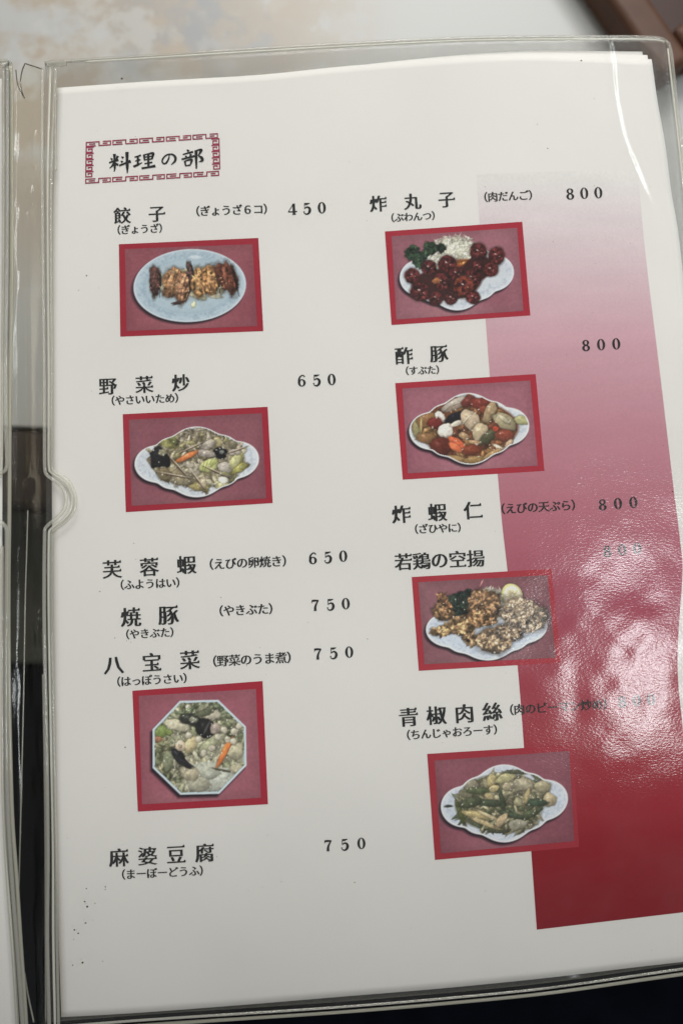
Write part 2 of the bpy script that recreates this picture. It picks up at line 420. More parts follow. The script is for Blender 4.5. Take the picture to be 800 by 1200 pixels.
# ------------------------------------------------------------------ printed dish photographs (ink on paper: flat print)
class Paint:
    """a small ink-dot painter: the print's colours, laid on a fine grid of points"""
    def __init__(s, H, seed, asp=1.5):
        s.H = H; s.W = int(H * asp); s.asp = asp
        s.x, s.y = np.meshgrid(np.linspace(0, asp, s.W), np.linspace(0, 1, s.H))
        s.c = np.zeros((s.H, s.W, 3)); s.id = np.zeros((s.H, s.W), int); s.r = random.Random(seed); s.seed = seed
        s.n1 = vnoise(s.H, s.W, 4, seed + 1, 2); s.n2 = vnoise(s.H, s.W, 12, seed + 2, 3); s.n3 = vnoise(s.H, s.W, 60, seed + 3, 2)
    def back(s, c0=(128, 72, 92), c1=(158, 108, 126)):
        k = np.clip(0.35 + 0.5 * (s.n3 - .5) + 0.7 * np.exp(-((s.x - s.asp * .45) / .5) ** 2 - ((s.y - 1.0) / .18) ** 2) + 0.25 * (1 - s.y), 0, 1)[..., None]
        s.c = np.array(c0) * (1 - k) + np.array(c1) * k
        s.c *= (0.94 + 0.12 * s.n1)[..., None]
        e = np.minimum(np.minimum(s.x, s.asp - s.x), np.minimum(s.y, 1 - s.y)); s.c *= (0.92 + 0.08 * np.clip(e / .10, 0, 1))[..., None] * np.array((1.04, .97, .92))
    def over(s, a, col, idn=None):
        if s.clip is not None: a = a * (s.clip(s.x, s.y) < 0)
        col = np.asarray(col, float); s.c = s.c * (1 - a[..., None]) + col * a[..., None]
        if idn is not None: s.id[a > 0.5] = idn
    def poly(s, fn, aa=0.008):
        d = fn(s.x, s.y); return np.clip(0.5 - d / aa, 0, 1)
    def plate(s, sd, col=(214, 222, 230), rim=(176, 190, 206), shadow=(-0.022, 0.028), floor=(196, 206, 216)):
        # sd(x, y): signed distance-like function of the plate outline, negative inside
        a = np.clip(0.5 - sd(s.x - shadow[0], s.y - shadow[1]) / 0.03, 0, 1) * 0.88
        s.over(a, (22, 14, 24))
        d = sd(s.x, s.y); a = np.clip(0.5 - d / 0.010, 0, 1)
        k = np.clip(-d / 0.12, 0, 1)[..., None]
        base = np.array(col) * (1 - k) + np.array(floor) * k
        base = base * (0.97 + 0.07 * (s.n2[..., None] - .5))
        ring = np.exp(-((-d - 0.075) / 0.012) ** 2)[..., None]
        base = base * (1 - .22 * ring) + np.array(rim) * .22 * ring
        ring = np.exp(-((-d - 0.006) / 0.008) ** 2)[..., None]
        base = base * (1 - .35 * ring) + np.array((240, 244, 248)) * .35 * ring
        deco = (np.clip((s.n1 - .52) / .12, 0, 1) * np.clip((-d - .015) / .02, 0, 1) * np.clip((.11 + d) / .02, 0, 1))[..., None]
        base = base * (1 - .07 * deco * np.array((1.2, 1.0, .7)))
        s.over(a, base, 1)
    clip = None
    def blob(s, cx, cy, rx, ry, ang=0.0, col=(120, 90, 60), rough=0.18, gloss=0.0, dark=0.5, idn=2, tex=0.25, lobes=None):
        R = max(rx, ry) * 1.5
        i0, i1 = max(int((cy - R) * s.H), 0), min(int((cy + R) * s.H) + 2, s.H)
        j0, j1 = max(int((cx - R) * s.H), 0), min(int((cx + R) * s.H) + 2, s.W)
        if i0 >= i1 or j0 >= j1: return
        x = s.x[i0:i1, j0:j1] - cx; y = s.y[i0:i1, j0:j1] - cy
        ca, sa_ = math.cos(ang), math.sin(ang); u = (x * ca + y * sa_) / rx; v = (-x * sa_ + y * ca) / ry
        th = np.arctan2(v, u); p = [s.r.random() * 6.28 for _ in range(4)]
        w_ = 1 + rough * (0.5 * np.sin(2 * th + p[0]) + 0.35 * np.sin(3 * th + p[1]) + 0.25 * np.sin(5 * th + p[2]) + 0.15 * np.sin(9 * th + p[3]))
        if lobes: w_ *= 1 + 0.10 * np.sin(lobes * th + p[1])
        d = np.sqrt(u * u + v * v) / w_
        d = d * (1 + 1.9 * rough * (s.n2[i0:i1, j0:j1] - .5) + 0.4 * rough * (s.n1[i0:i1, j0:j1] - .5))
        if s.clip is not None: d = np.where(s.clip(s.x[i0:i1, j0:j1], s.y[i0:i1, j0:j1]) > 0, 9, d)
        aa = 0.006 / min(rx, ry)
        sub = s.c[i0:i1, j0:j1]; ids = s.id[i0:i1, j0:j1]
        sh = np.clip((1.28 - d) / 0.30, 0, 1)[..., None] * dark
        sub[:] = sub * (1 - sh * .5) + np.array((30, 22, 18)) * sh * .5
        a = np.clip((1 - d) / aa * .5 + .5, 0, 1)[..., None]
        h = np.sqrt(np.clip(1 - d * d, 0, 1))
        nx, ny = u * ca / 1 - v * sa_, u * sa_ + v * ca
        lit = 0.78 + 0.22 * h - 0.07 * nx - 0.17 * ny
        n = s.n1[i0:i1, j0:j1] - .5; n2 = s.n2[i0:i1, j0:j1] - .5
        lit = lit * (1 + tex * 1.6 * n + tex * n2)
        c = np.array(col, float) * np.clip(lit, .15, 1.5)[..., None]
        if gloss:
            g = np.exp(-((nx + .25) ** 2 + (ny + .4) ** 2) / 0.05) * np.clip(0.6 + 3 * n, 0, 1.2)
            c = c + gloss * 220 * g[..., None]
        sub[:] = sub * (1 - a) + np.clip(c, 0, 250) * a
        ids[a[..., 0] > .5] = idn
    def scatter(s, inside, n, size, pal, asp=(1, 2.4), rough=.3, gloss=0.05, dark=.45, tex=.35):
        xs, ys = np.nonzero(inside(s.x, s.y).T); k = len(xs)
        if not k: return
        for _ in range(n):
            i = s.r.randrange(k); cx, cy = s.x[0, xs[i]], s.y[ys[i], 0]
            r = s.r.uniform(*size); q = s.r.uniform(*asp); c = s.r.choice(pal); j = s.r.uniform(.8, 1.15)
            s.blob(cx, cy, r * math.sqrt(q), r / math.sqrt(q), s.r.uniform(0, 3.14), tuple(min(255, v * j) for v in c), rough, gloss * (s.r.random() < .5), dark, 2, tex)
    def glints(s, inside, n, col=(230, 226, 214), size=.006):
        xs, ys = np.nonzero(inside(s.x, s.y).T)
        for _ in range(n):
            i = s.r.randrange(len(xs)); s.blob(s.x[0, xs[i]], s.y[ys[i], 0], size * s.r.uniform(.6, 1.6), size * s.r.uniform(.5, .9), s.r.uniform(0, 3), col, .2, 0, 0, 2, 0)

def ell(cx, cy, rx, ry, a=0.0):
    ca, sa_ = math.cos(a), math.sin(a)
    def f(x, y):
        u, v = ((x - cx) * ca + (y - cy) * sa_) / rx, (-(x - cx) * sa_ + (y - cy) * ca) / ry
        return (np.sqrt(u * u + v * v) - 1) * min(rx, ry)
    return f
def union(*fs): return lambda x, y: np.minimum.reduce([f(x, y) for f in fs])
def smooth_union(k, *fs):
    def f(x, y):
        return -k * np.log(sum(np.exp(-g(x, y) / k) for g in fs))
    return f
def fancy(cx, cy, sx=1.0, sy=1.0):
    """four-lobed platter with wavy shoulders"""
    return smooth_union(0.012, ell(cx, cy - .17 * sy, .27 * sx, .23 * sy), ell(cx, cy + .17 * sy, .27 * sx, .23 * sy), ell(cx - .42 * sx, cy, .245 * sx, .21 * sy, .1), ell(cx + .42 * sx, cy, .245 * sx, .21 * sy, -.1), ell(cx, cy, .53 * sx, .325 * sy), ell(cx, cy, .42 * sx, .37 * sy), *[ell(cx + i * .27 * sx, cy + j * .135 * sy, .17 * sx, .155 * sy) for i in (-1, 1) for j in (-1, 1)])
def inside(f, m=0.0): return lambda x, y: f(x, y) < -m
def ngon(cx, cy, r, n, a0, sy=1.0):
    def f(x, y):
        d = -9
        for k in range(n):
            t_ = a0 + 2 * math.pi * k / n; d = np.maximum(d, (x - cx) * math.cos(t_) + (y - cy) / sy * math.sin(t_) - r)
        return d
    return f

def gyoza():
    p = Paint(150, 11); p.back((122, 62, 80), (150, 92, 108))
    f = ell(.745, .475, .655, .445, -.02)
    p.plate(f, (184, 202, 214), (140, 164, 186), floor=(172, 192, 204))
    g = ell(.745, .475, .53, .33, -.02); d = g(p.x, p.y); p.over(np.exp(-(d / .012) ** 2) * .22, (130, 154, 176))
    p.over(np.clip(.5 - ell(.82, .13, .07, .025, .1)(p.x, p.y) / .02, 0, 1) * .5, (232, 238, 244))
    p.over(np.clip(.5 - ell(.78, .47, .47, .17, .05)(p.x, p.y) / .06, 0, 1) * .35, (120, 120, 104))
    for cx, cy, rx, ry, a, c in [(.42, .42, .11, .05, 1.5, (166, 168, 142)), (.49, .50, .07, .05, .3, (180, 180, 158)), (.66, .50, .10, .06, 1.3, (172, 168, 140)), (.84, .60, .10, .05, .2, (176, 172, 142)), (1.02, .60, .08, .05, 0, (182, 178, 156)), (1.10, .48, .09, .05, 1.4, (160, 160, 136)), (.94, .30, .07, .03, .4, (176, 168, 138)), (.70, .30, .09, .03, .2, (170, 160, 126)), (.78, .71, .03, .04, 0, (190, 192, 150)), (.56, .30, .05, .03, 0, (150, 130, 100))]:
        p.blob(cx, cy, rx, ry, a, c, .25, 0, .3, 2, .3)
    dump = [(.345, .40, .17, .075, 1.66, (62, 38, 34)), (.55, .42, .19, .115, 1.75, (128, 92, 62)), (.67, .49, .19, .105, 1.85, (120, 86, 62)),
            (.77, .36, .17, .045, 1.35, (50, 34, 32)), (.86, .45, .18, .095, 1.40, (140, 104, 66)), (.99, .42, .17, .105, 1.45, (136, 98, 62)), (1.18, .39, .20, .115, 1.35, (84, 46, 34))]
    for cx, cy, rx, ry, a, c in dump:
        p.blob(cx, cy, rx, ry, a, c, .20, .04, .8, 2, .6)
        reg = inside(ell(cx, cy, rx * .88, ry * .85, a)); xs, ys = np.nonzero(reg(p.x, p.y).T); light = sum(c) > 200
        for _ in range(34):
            i = p.r.randrange(len(xs)); X_, Y_ = p.x[0, xs[i]], p.y[ys[i], 0]; up = (Y_ - cy) / rx
            j = p.r.choice((.45, .7, 1.15, 1.35, 1.6) if light else (.5, .7, 1.1, 1.5, 1.9)) * (1.05 - .15 * up)
            p.blob(X_, Y_, p.r.uniform(.012, .034), p.r.uniform(.008, .018), a + p.r.uniform(-.5, .5), tuple(min(230, v * j) for v in c), .35, .10, .15, 2, .4)
        p.blob(cx - ry * .2, cy - .02, rx * .6, ry * .22, a + .08, tuple(min(225, v * 1.35 + 8) for v in c), .4, .15, 0, 2, .6)
        p.blob(cx + ry * .80, cy + .01, rx * .75, ry * .14, a, tuple(v * .42 for v in c), .4, 0, .0, 2, .2)
    p.blob(.60, .68, .08, .018, -.25, (50, 34, 34), .3); p.blob(.55, .30, .04, .02, .2, (150, 124, 90), .3)
    p.glints(lambda x, y: inside(ell(.78, .46, .42, .14, 0))(x, y) & (p.id == 2), 26, (214, 190, 150), .007)
    return p
def leafy(p, reg, n, size, pal, gl=.07, tex=.55, dark=.4, asp=(1.5, 4.6), rough=.34):
    n = int(n * 1.45)
    """flat pieces laid over one another, each with a paler edge and a vein"""
    xs, ys = np.nonzero(reg(p.x, p.y).T); k = len(xs)
    for _ in range(n):
        i = p.r.randrange(k); cx, cy = p.x[0, xs[i]], p.y[ys[i], 0]; r = p.r.uniform(*size); q = p.r.uniform(*asp); a = p.r.uniform(0, 3.14)
        c = p.r.choice(pal); j = p.r.uniform(.85, 1.12); c = tuple(min(240, v * j) for v in c)
        p.blob(cx, cy, r * math.sqrt(q), r / math.sqrt(q), a, c, rough, gl, dark, 2, tex)
        if r > .03:
            p.blob(cx, cy, r * math.sqrt(q) * .7, r * .09, a + .1, tuple(min(245, v * 1.18 + 8) for v in c), .2, 0, 0, 2, .1)
def yasai():
    p = Paint(150, 21); p.back((116, 66, 84), (142, 94, 110))
    f = fancy(.745, .53, 1.05, 1.03); p.plate(f, (212, 218, 224), floor=(202, 208, 216))
    p.clip = lambda x, y: f(x, y) + .01
    g = ell(.76, .50, .52, .33, .10)
    p.over(np.clip(.5 - g(p.x, p.y) / .03, 0, 1), (112, 104, 84), 2)
    leafy(p, inside(g), 150, (.030, .056), [(146, 138, 116), (130, 122, 98), (160, 150, 130), (126, 122, 82), (112, 104, 78), (154, 148, 126)])
    leafy(p, inside(ell(.72, .32, .34, .18, .08)), 80, (.026, .042), [(140, 130, 112), (126, 116, 96), (152, 142, 124), (112, 104, 80), (136, 130, 92)], dark=.6)
    for cx, cy, rx, ry, a, c in [(.42, .29, .085, .06, .3, (140, 138, 84)), (.48, .24, .07, .04, 1.0, (118, 122, 70)), (1.20, .50, .07, .09, .5, (156, 152, 96)), (1.12, .64, .09, .05, -.3, (158, 160, 96)), (1.22, .63, .10, .045, -.6, (140, 136, 76)), (.76, .82, .12, .05, .4, (142, 130, 84)), (.80, .78, .04, .07, .2, (176, 162, 136)), (1.02, .82, .10, .05, .3, (172, 168, 128)), (.98, .32, .08, .06, .2, (150, 140, 104)),
                                 (.88, .34, .09, .05, -.4, (154, 146, 134)), (.86, .44, .10, .045, .2, (160, 150, 140)), (.50, .66, .17, .075, .30, (118, 108, 84)), (.56, .73, .14, .06, .25, (132, 122, 98)), (.38, .66, .09, .07, .2, (110, 98, 72)), (.72, .62, .08, .07, .1, (150, 142, 126)), (.66, .56, .06, .04, .5, (156, 148, 132)), (.28, .50, .08, .06, .4, (118, 104, 86)), (1.10, .40, .08, .05, .6, (120, 112, 92)), (1.16, .34, .05, .07, .5, (100, 94, 76)), (1.17, .44, .07, .04, .2, (160, 152, 140))]:
        p.blob(cx, cy, rx, ry, a, c, .22, .10, .6, 2, .35)
    p.blob(.88, .58, .105, .075, -.2, (184, 188, 126), .14, .10, .6, 2, .2)
    for k in range(5): p.blob(.81 + k * .035, .60 - k * .012, .007, .05, .25 + k * .14, (134, 140, 72), .1, 0, 0, 2, .1)
    p.blob(1.06, .61, .078, .062, .3, (168, 160, 150), .12, .1, .5, 2, .2); p.blob(1.03, .76, .055, .045, .5, (206, 206, 190), .15, .1, .4, 2, .2)
    p.blob(1.17, .55, .05, .09, .55, (176, 174, 126), .15, .1, .4, 2, .2)
    p.blob(.33, .46, .115, .105, .5, (24, 24, 28), .22, .04, .6, 2, .5); p.blob(.36, .40, .05, .035, .3, (128, 124, 100), .2, 0, .2); p.blob(.40, .52, .06, .05, 0, (18, 18, 22), .25)
    p.blob(1.02, .44, .072, .066, 0, (22, 22, 28), .2, .08, .6, 2, .4); p.blob(1.03, .43, .024, .026, 0, (112, 116, 110), .2, 0, 0)
    p.blob(.64, .46, .13, .034, -.42, (198, 112, 62), .14, .08, .6, 2, .2)
    for x0, y0, l, a in [(.55, .60, .15, .9), (.74, .74, .11, 1.0), (.50, .68, .16, .25), (1.20, .42, .10, -.3), (.70, .36, .12, -.4), (.95, .66, .12, .5)]:
        p.blob(x0, y0, l, .008, a, (74, 58, 46), .1, 0, 0, 2, .1); p.blob(x0 + .008, y0 - .01, l, .006, a, (190, 176, 156), .1, 0, 0, 2, .1)
    p.glints(lambda x, y: inside(g)(x, y), 30, (214, 210, 196), .007)
    return p
def happosai():
    p = Paint(180, 31, 1.09); p.back((128, 72, 92), (150, 96, 114))
    cx, cy = .545, .505
    f = ngon(cx, cy, .432, 8, .03, 1.0); p.plate(f, (178, 200, 214), (150, 176, 198), floor=(150, 172, 186))
    g = ngon(cx, cy, .405, 8, .03, 1.0); p.clip = ngon(cx, cy, .412, 8, .03, 1.0)
    p.over(np.clip(.5 - g(p.x, p.y) / .02, 0, 1), (132, 130, 110), 2)
    leafy(p, inside(g, .0), 190, (.032, .060), [(146, 144, 122), (130, 130, 106), (158, 154, 134), (116, 120, 94), (150, 146, 118), (140, 138, 116)], dark=.35, gl=.12)
    leafy(p, lambda x, y: (g(x, y) < 0) & (y < .26), 46, (.020, .036), [(96, 104, 80), (112, 118, 94), (128, 130, 106), (84, 94, 70)], dark=.5)
    leafy(p, lambda x, y: (g(x, y) < 0) & (x < .26) & (y > .28), 36, (.020, .036), [(104, 108, 80), (116, 112, 82), (132, 128, 100), (92, 98, 72)], dark=.5)
    leafy(p, lambda x, y: (g(x, y) < 0) & (x > .82) & (y < .55), 26, (.022, .036), [(140, 136, 112), (120, 122, 96), (104, 110, 82)], dark=.45)
    p.blob(.70, .82, .24, .11, 0, (160, 163, 152), .15, .08, .0, 2, .2); p.blob(.60, .72, .15, .08, .2, (156, 158, 144), .15, .08, .0, 2, .2); p.blob(.52, .84, .12, .07, .1, (150, 148, 130), .2, .08, .2, 2, .2); p.blob(.45, .74, .10, .06, .3, (150, 142, 120), .2, .08, .3, 2, .3)
    p.blob(.20, .34, .055, .06, .3, (112, 128, 70), .2, .10); p.blob(.165, .41, .04, .025, 0, (146, 102, 76), .2); p.blob(.27, .35, .03, .03, 0, (120, 134, 76), .2)
    p.blob(.35, .29, .12, .05, .25, (180, 174, 150), .15, .1, .3, 2, .2); p.blob(.67, .22, .08, .055, 0, (166, 160, 142), .2, .1, .4, 2, .2); p.blob(.88, .56, .08, .065, 0, (164, 158, 132), .2, .1, .4, 2, .2); p.blob(.88, .72, .06, .05, .4, (158, 152, 128), .2, .1, .4)
    p.blob(.48, .25, .115, .06, .25, (44, 46, 42), .2, .15, .6, 2, .5); p.blob(.50, .25, .04, .03, .1, (120, 120, 104), .2, .1, .0); p.blob(.61, .19, .09, .03, -.3, (82, 86, 66), .3, .2)
    p.blob(.605, .335, .090, .095, .2, (24, 24, 26), .10, .10, .7, 2, .2); p.blob(.62, .33, .012, .07, .5, (70, 70, 68), .1, 0, 0); p.blob(.70, .34, .045, .055, 0, (152, 138, 128), .2, .1, .4)
    p.blob(.345, .57, .045, .09, -.55, (30, 30, 34), .14, .2, .7, 2, .4); p.blob(.40, .64, .10, .028, .55, (34, 34, 38), .18, .15, .5, 2, .4)
    p.blob(.775, .56, .026, .165, .50, (206, 112, 56), .10, .12, .6, 2, .2); p.blob(.83, .41, .022, .04, .2, (60, 66, 40), .2); p.blob(.735, .725, .07, .012, .25, (62, 60, 46), .2)
    p.blob(.375, .48, .052, .052, 0, (190, 172, 150), .10, .15, .6, 2, .2); p.blob(.37, .485, .018, .018, 0, (150, 132, 110), .1, 0, .3)
    p.blob(.25, .62, .05, .09, .2, (120, 124, 98), .15, .1, .5); p.blob(.47, .47, .05, .09, .7, (176, 162, 124), .15, .1, .4, 2, .2); p.blob(.64, .48, .10, .05, -.7, (150, 152, 122), .15, .1, .4, 2, .2)
    for a, b in [(.72, .42), (.78, .36), (.87, .38), (.92, .33), (.81, .45), (.66, .52), (.58, .56), (.54, .43), (.86, .47), (.45, .39)]:
        p.blob(a, b, .034, .030, a * 9, (172, 166, 148), .12, .2, .5, 2, .2)
    p.glints(inside(g, .03), 60, (206, 206, 196), .006)
    return p
def nikudango():
    p = Paint(150, 41); p.back((128, 78, 98), (158, 112, 130))
    f = fancy(.745, .52, 1.02, 1.05); p.plate(f, (210, 216, 224), floor=(202, 208, 216))
    p.over(np.clip(.5 - ell(.74, .28, .32, .22, .1)(p.x, p.y) / .04, 0, 1), (190, 188, 172), 2)
    p.scatter(inside(ell(.75, .25, .32, .21, .12)), 260, (.010, .018), [(214, 212, 198), (200, 198, 182), (224, 222, 212), (184, 182, 162)], (2.5, 6), .1, 0, .22)
    p.over(np.clip(.5 - ell(.84, .42, .28, .09, .05)(p.x, p.y) / .03, 0, 1), (116, 62, 32), 2)
    p.scatter(inside(ell(.80, .42, .26, .07, .05)), 26, (.014, .03), [(136, 80, 40), (160, 104, 52), (108, 48, 30)], gloss=.3)
    for cx, cy, r in [(.24, .22, .098), (.46, .17, .085), (.58, .18, .05), (.32, .33, .085), (.38, .24, .05)]:
        p.blob(cx, cy, r, r * .85, 0, (36, 56, 40), .15, .05, .5, 2, .9, 7)
        p.scatter(inside(ell(cx, cy, r, r * .85)), 26, (.010, .020), [(38, 62, 42), (26, 44, 34), (62, 88, 62), (18, 30, 24)], rough=.2, dark=.5)
    p.over(np.clip(.5 - smooth_union(.03, ell(.60, .62, .40, .19, .05), ell(1.0, .45, .18, .14, -.3))(p.x, p.y) / .02, 0, 1), (52, 20, 20), 2)
    balls = [(.22, .49, .092), (.42, .41, .092), (.64, .38, .105), (.30, .69, .115), (.56, .59, .105), (.48, .78, .085), (.74, .50, .085), (.66, .79, .075), (.92, .57, .110),
             (1.02, .26, .104), (1.23, .32, .100), (1.15, .48, .088), (1.0, .43, .07), (.82, .66, .125), (.92, .80, .08)]
    for cx, cy, r in balls:
        c = (84, 30, 32) if r < .12 else (108, 46, 34)
        c = tuple(v * .82 for v in c); p.blob(cx, cy, r, r * 1.02, 0, c, .07, 0, .95, 2, .9)
        for k in range(16):
            a = p.r.random() * 6.3; q = r * p.r.uniform(.1, .78)
            p.blob(cx + q * math.cos(a), cy + q * math.sin(a), r * .20, r * .11, a, p.r.choice([(48, 18, 22), (92, 36, 36), (112, 50, 46), (34, 14, 18)]), .3, 0, .1, 2, .4)
        p.blob(cx - r * .10, cy - r * .22, r * .13, r * .07, .5, (214, 184, 180), .2, 0, 0, 2, 0)
        p.blob(cx + r * .35, cy + r * .10, r * .08, r * .05, 0, (176, 130, 124), .2, 0, 0, 2, 0)
    p.blob(.50, .57, .05, .035, .2, (140, 84, 50), .2, .2)
    return p
def subuta():
    p = Paint(150, 51); p.back((134, 82, 104), (162, 112, 132))
    f = fancy(.745, .52, 1.05, 1.05); p.plate(f, (216, 220, 224)); p.clip = lambda x, y: f(x, y) + .012
    g = smooth_union(.03, ell(.70, .49, .62, .30, .08), ell(.72, .55, .44, .40, .0))
    p.over(np.clip(.5 - g(p.x, p.y) / .02, 0, 1), (100, 58, 38), 2)
    leafy(p, inside(g, .03), 60, (.04, .07), [(116, 74, 46), (130, 92, 56), (104, 56, 38), (112, 68, 42), (138, 104, 66)], gl=.15, dark=.4)
    for cx, cy, rx, ry, a, c in [(.15, .47, .06, .13, .1, (138, 128, 88)), (.26, .38, .13, .08, -.5, (128, 92, 58)), (.24, .60, .12, .06, .3, (126, 92, 60)), (.19, .45, .015, .10, .1, (170, 150, 100)),
        (.60, .22, .16, .060, -.35, (158, 148, 138)), (.60, .26, .13, .03, -.35, (128, 112, 98)), (.76, .20, .09, .06, -.3, (104, 44, 38)), (.93, .24, .15, .08, .2, (106, 42, 34)), (.96, .32, .09, .05, .4, (120, 56, 40)), (.42, .36, .045, .085, -.7, (204, 196, 188)),
        (.36, .43, .09, .07, .3, (104, 36, 32)), (.62, .37, .17, .052, -.25, (22, 22, 30)), (.47, .53, .085, .095, .1, (208, 202, 192)), (.60, .45, .08, .030, -.4, (204, 192, 176)),
        (.77, .42, .13, .10, .9, (180, 160, 134)), (.73, .40, .012, .10, .8, (200, 184, 160)), (1.0, .34, .065, .125, .5, (152, 130, 98)), (1.16, .46, .14, .09, .7, (150, 138, 108)), (1.15, .43, .09, .03, .7, (168, 160, 132)), (1.37, .46, .10, .05, .15, (160, 158, 112)),
        (.87, .57, .12, .085, -1.0, (174, 156, 126)), (.97, .62, .055, .15, .9, (70, 70, 48)), (1.15, .62, .10, .075, .1, (120, 54, 38)), (.40, .71, .13, .11, .1, (90, 38, 30)), (.60, .69, .13, .05, .65, (192, 90, 56)), (.57, .73, .09, .04, .6, (206, 104, 66)),
        (.76, .77, .11, .06, 0, (112, 52, 34)), (.68, .60, .06, .04, .4, (160, 130, 96)), (.55, .87, .17, .045, .2, (142, 114, 74)), (.80, .89, .16, .045, .0, (134, 106, 66)), (1.0, .83, .13, .04, -.4, (154, 124, 82)), (1.19, .72, .06, .03, -.8, (184, 158, 128)), (1.06, .75, .07, .018, .5, (200, 184, 162)), (.32, .84, .13, .045, .4, (138, 108, 70)), (.79, .68, .07, .022, .2, (186, 150, 112)), (1.05, .54, .04, .03, .2, (170, 60, 40))]:
        p.blob(cx, cy, rx, ry, a, c, .12, .14, .75, 2, .18)
    p.glints(inside(g, .03), 44, (228, 212, 196), .007)
    return p
def karaage():
    p = Paint(150, 61); p.back((104, 60, 74), (140, 104, 118))
    f = fancy(.745, .60, 1.05, .98); p.plate(f, (206, 214, 226), floor=(196, 206, 220))
    p.over(np.clip(.5 - ell(.80, .32, .22, .20)(p.x, p.y) / .05, 0, 1), (186, 184, 168), 2)
    p.scatter(inside(ell(.82, .28, .20, .17)), 110, (.009, .017), [(206, 206, 192), (190, 190, 174), (176, 176, 154)], (2.5, 6), .1, 0, .3)
    for cx, cy, r in [(.44, .27, .12), (.56, .21, .10), (.42, .40, .10), (.54, .33, .09)]:
        p.blob(cx, cy, r, r * .9, 0, (30, 42, 38), .15, 0, .5, 2, .8, 6)
        p.scatter(inside(ell(cx, cy, r, r * .9)), 24, (.010, .020), [(30, 48, 40), (18, 28, 28), (52, 72, 58)], rough=.2, dark=.5)
    p.blob(1.07, .22, .120, .145, -.15, (190, 186, 124), .02, 0, .5, 2, .08); p.blob(1.075, .225, .100, .120, -.15, (220, 212, 194), .02, 0, 0, 2, .08)
    for k in range(8):
        a = k * .785; p.blob(1.075 + .048 * math.cos(a), .225 + .058 * math.sin(a), .036, .017, a, (206, 194, 150), .05, 0, .1, 2, .1)
    def lump(cx, cy, rx, ry, a, c, n, sz=(.026, .050), tx=.4):
        n = int(n * 1.5)
        p.blob(cx, cy, rx, ry, a, tuple(v * .62 for v in c), .16, 0, .9, 2, .5)
        xs, ys = np.nonzero(inside(ell(cx, cy, rx * .92, ry * .92, a))(p.x, p.y).T)
        for _ in range(n):
            i = p.r.randrange(len(xs)); j = p.r.choice((.6, .85, 1.0, 1.15, 1.3)); r = p.r.uniform(*sz) * .9
            p.blob(p.x[0, xs[i]], p.y[ys[i], 0], r, r * p.r.uniform(.35, .8), p.r.uniform(0, 3), tuple(min(235, v * j) for v in c), .45, .06, .26, 2, tx + .35)
    lump(.26, .37, .13, .10, .4, (126, 96, 68), 22); lump(.29, .25, .11, .045, .9, (120, 84, 58), 10)
    lump(.24, .60, .14, .065, -.1, (144, 116, 80), 18); lump(.46, .55, .15, .12, .4, (148, 118, 84), 26); lump(.55, .72, .10, .06, .1, (150, 122, 90), 12)
    lump(.74, .32, .19, .19, .1, (138, 106, 78), 44); lump(.70, .48, .16, .10, .1, (142, 108, 76), 22)
    lump(.84, .74, .24, .15, -.1, (156, 130, 102), 60, (.020, .038)); lump(1.18, .47, .25, .22, .5, (164, 142, 118), 120, (.016, .030), .5); lump(1.0, .66, .14, .11, 0, (160, 134, 106), 34, (.018, .032))
    p.glints(lambda x, y: (p.id == 2) & (y > .2), 40, (226, 212, 190), .007)
    p.blob(.52, .74, .02, .012, 0, (30, 20, 24)); p.blob(.73, .055, .008, .05, .5, (190, 130, 130), .1, 0, 0)
    return p
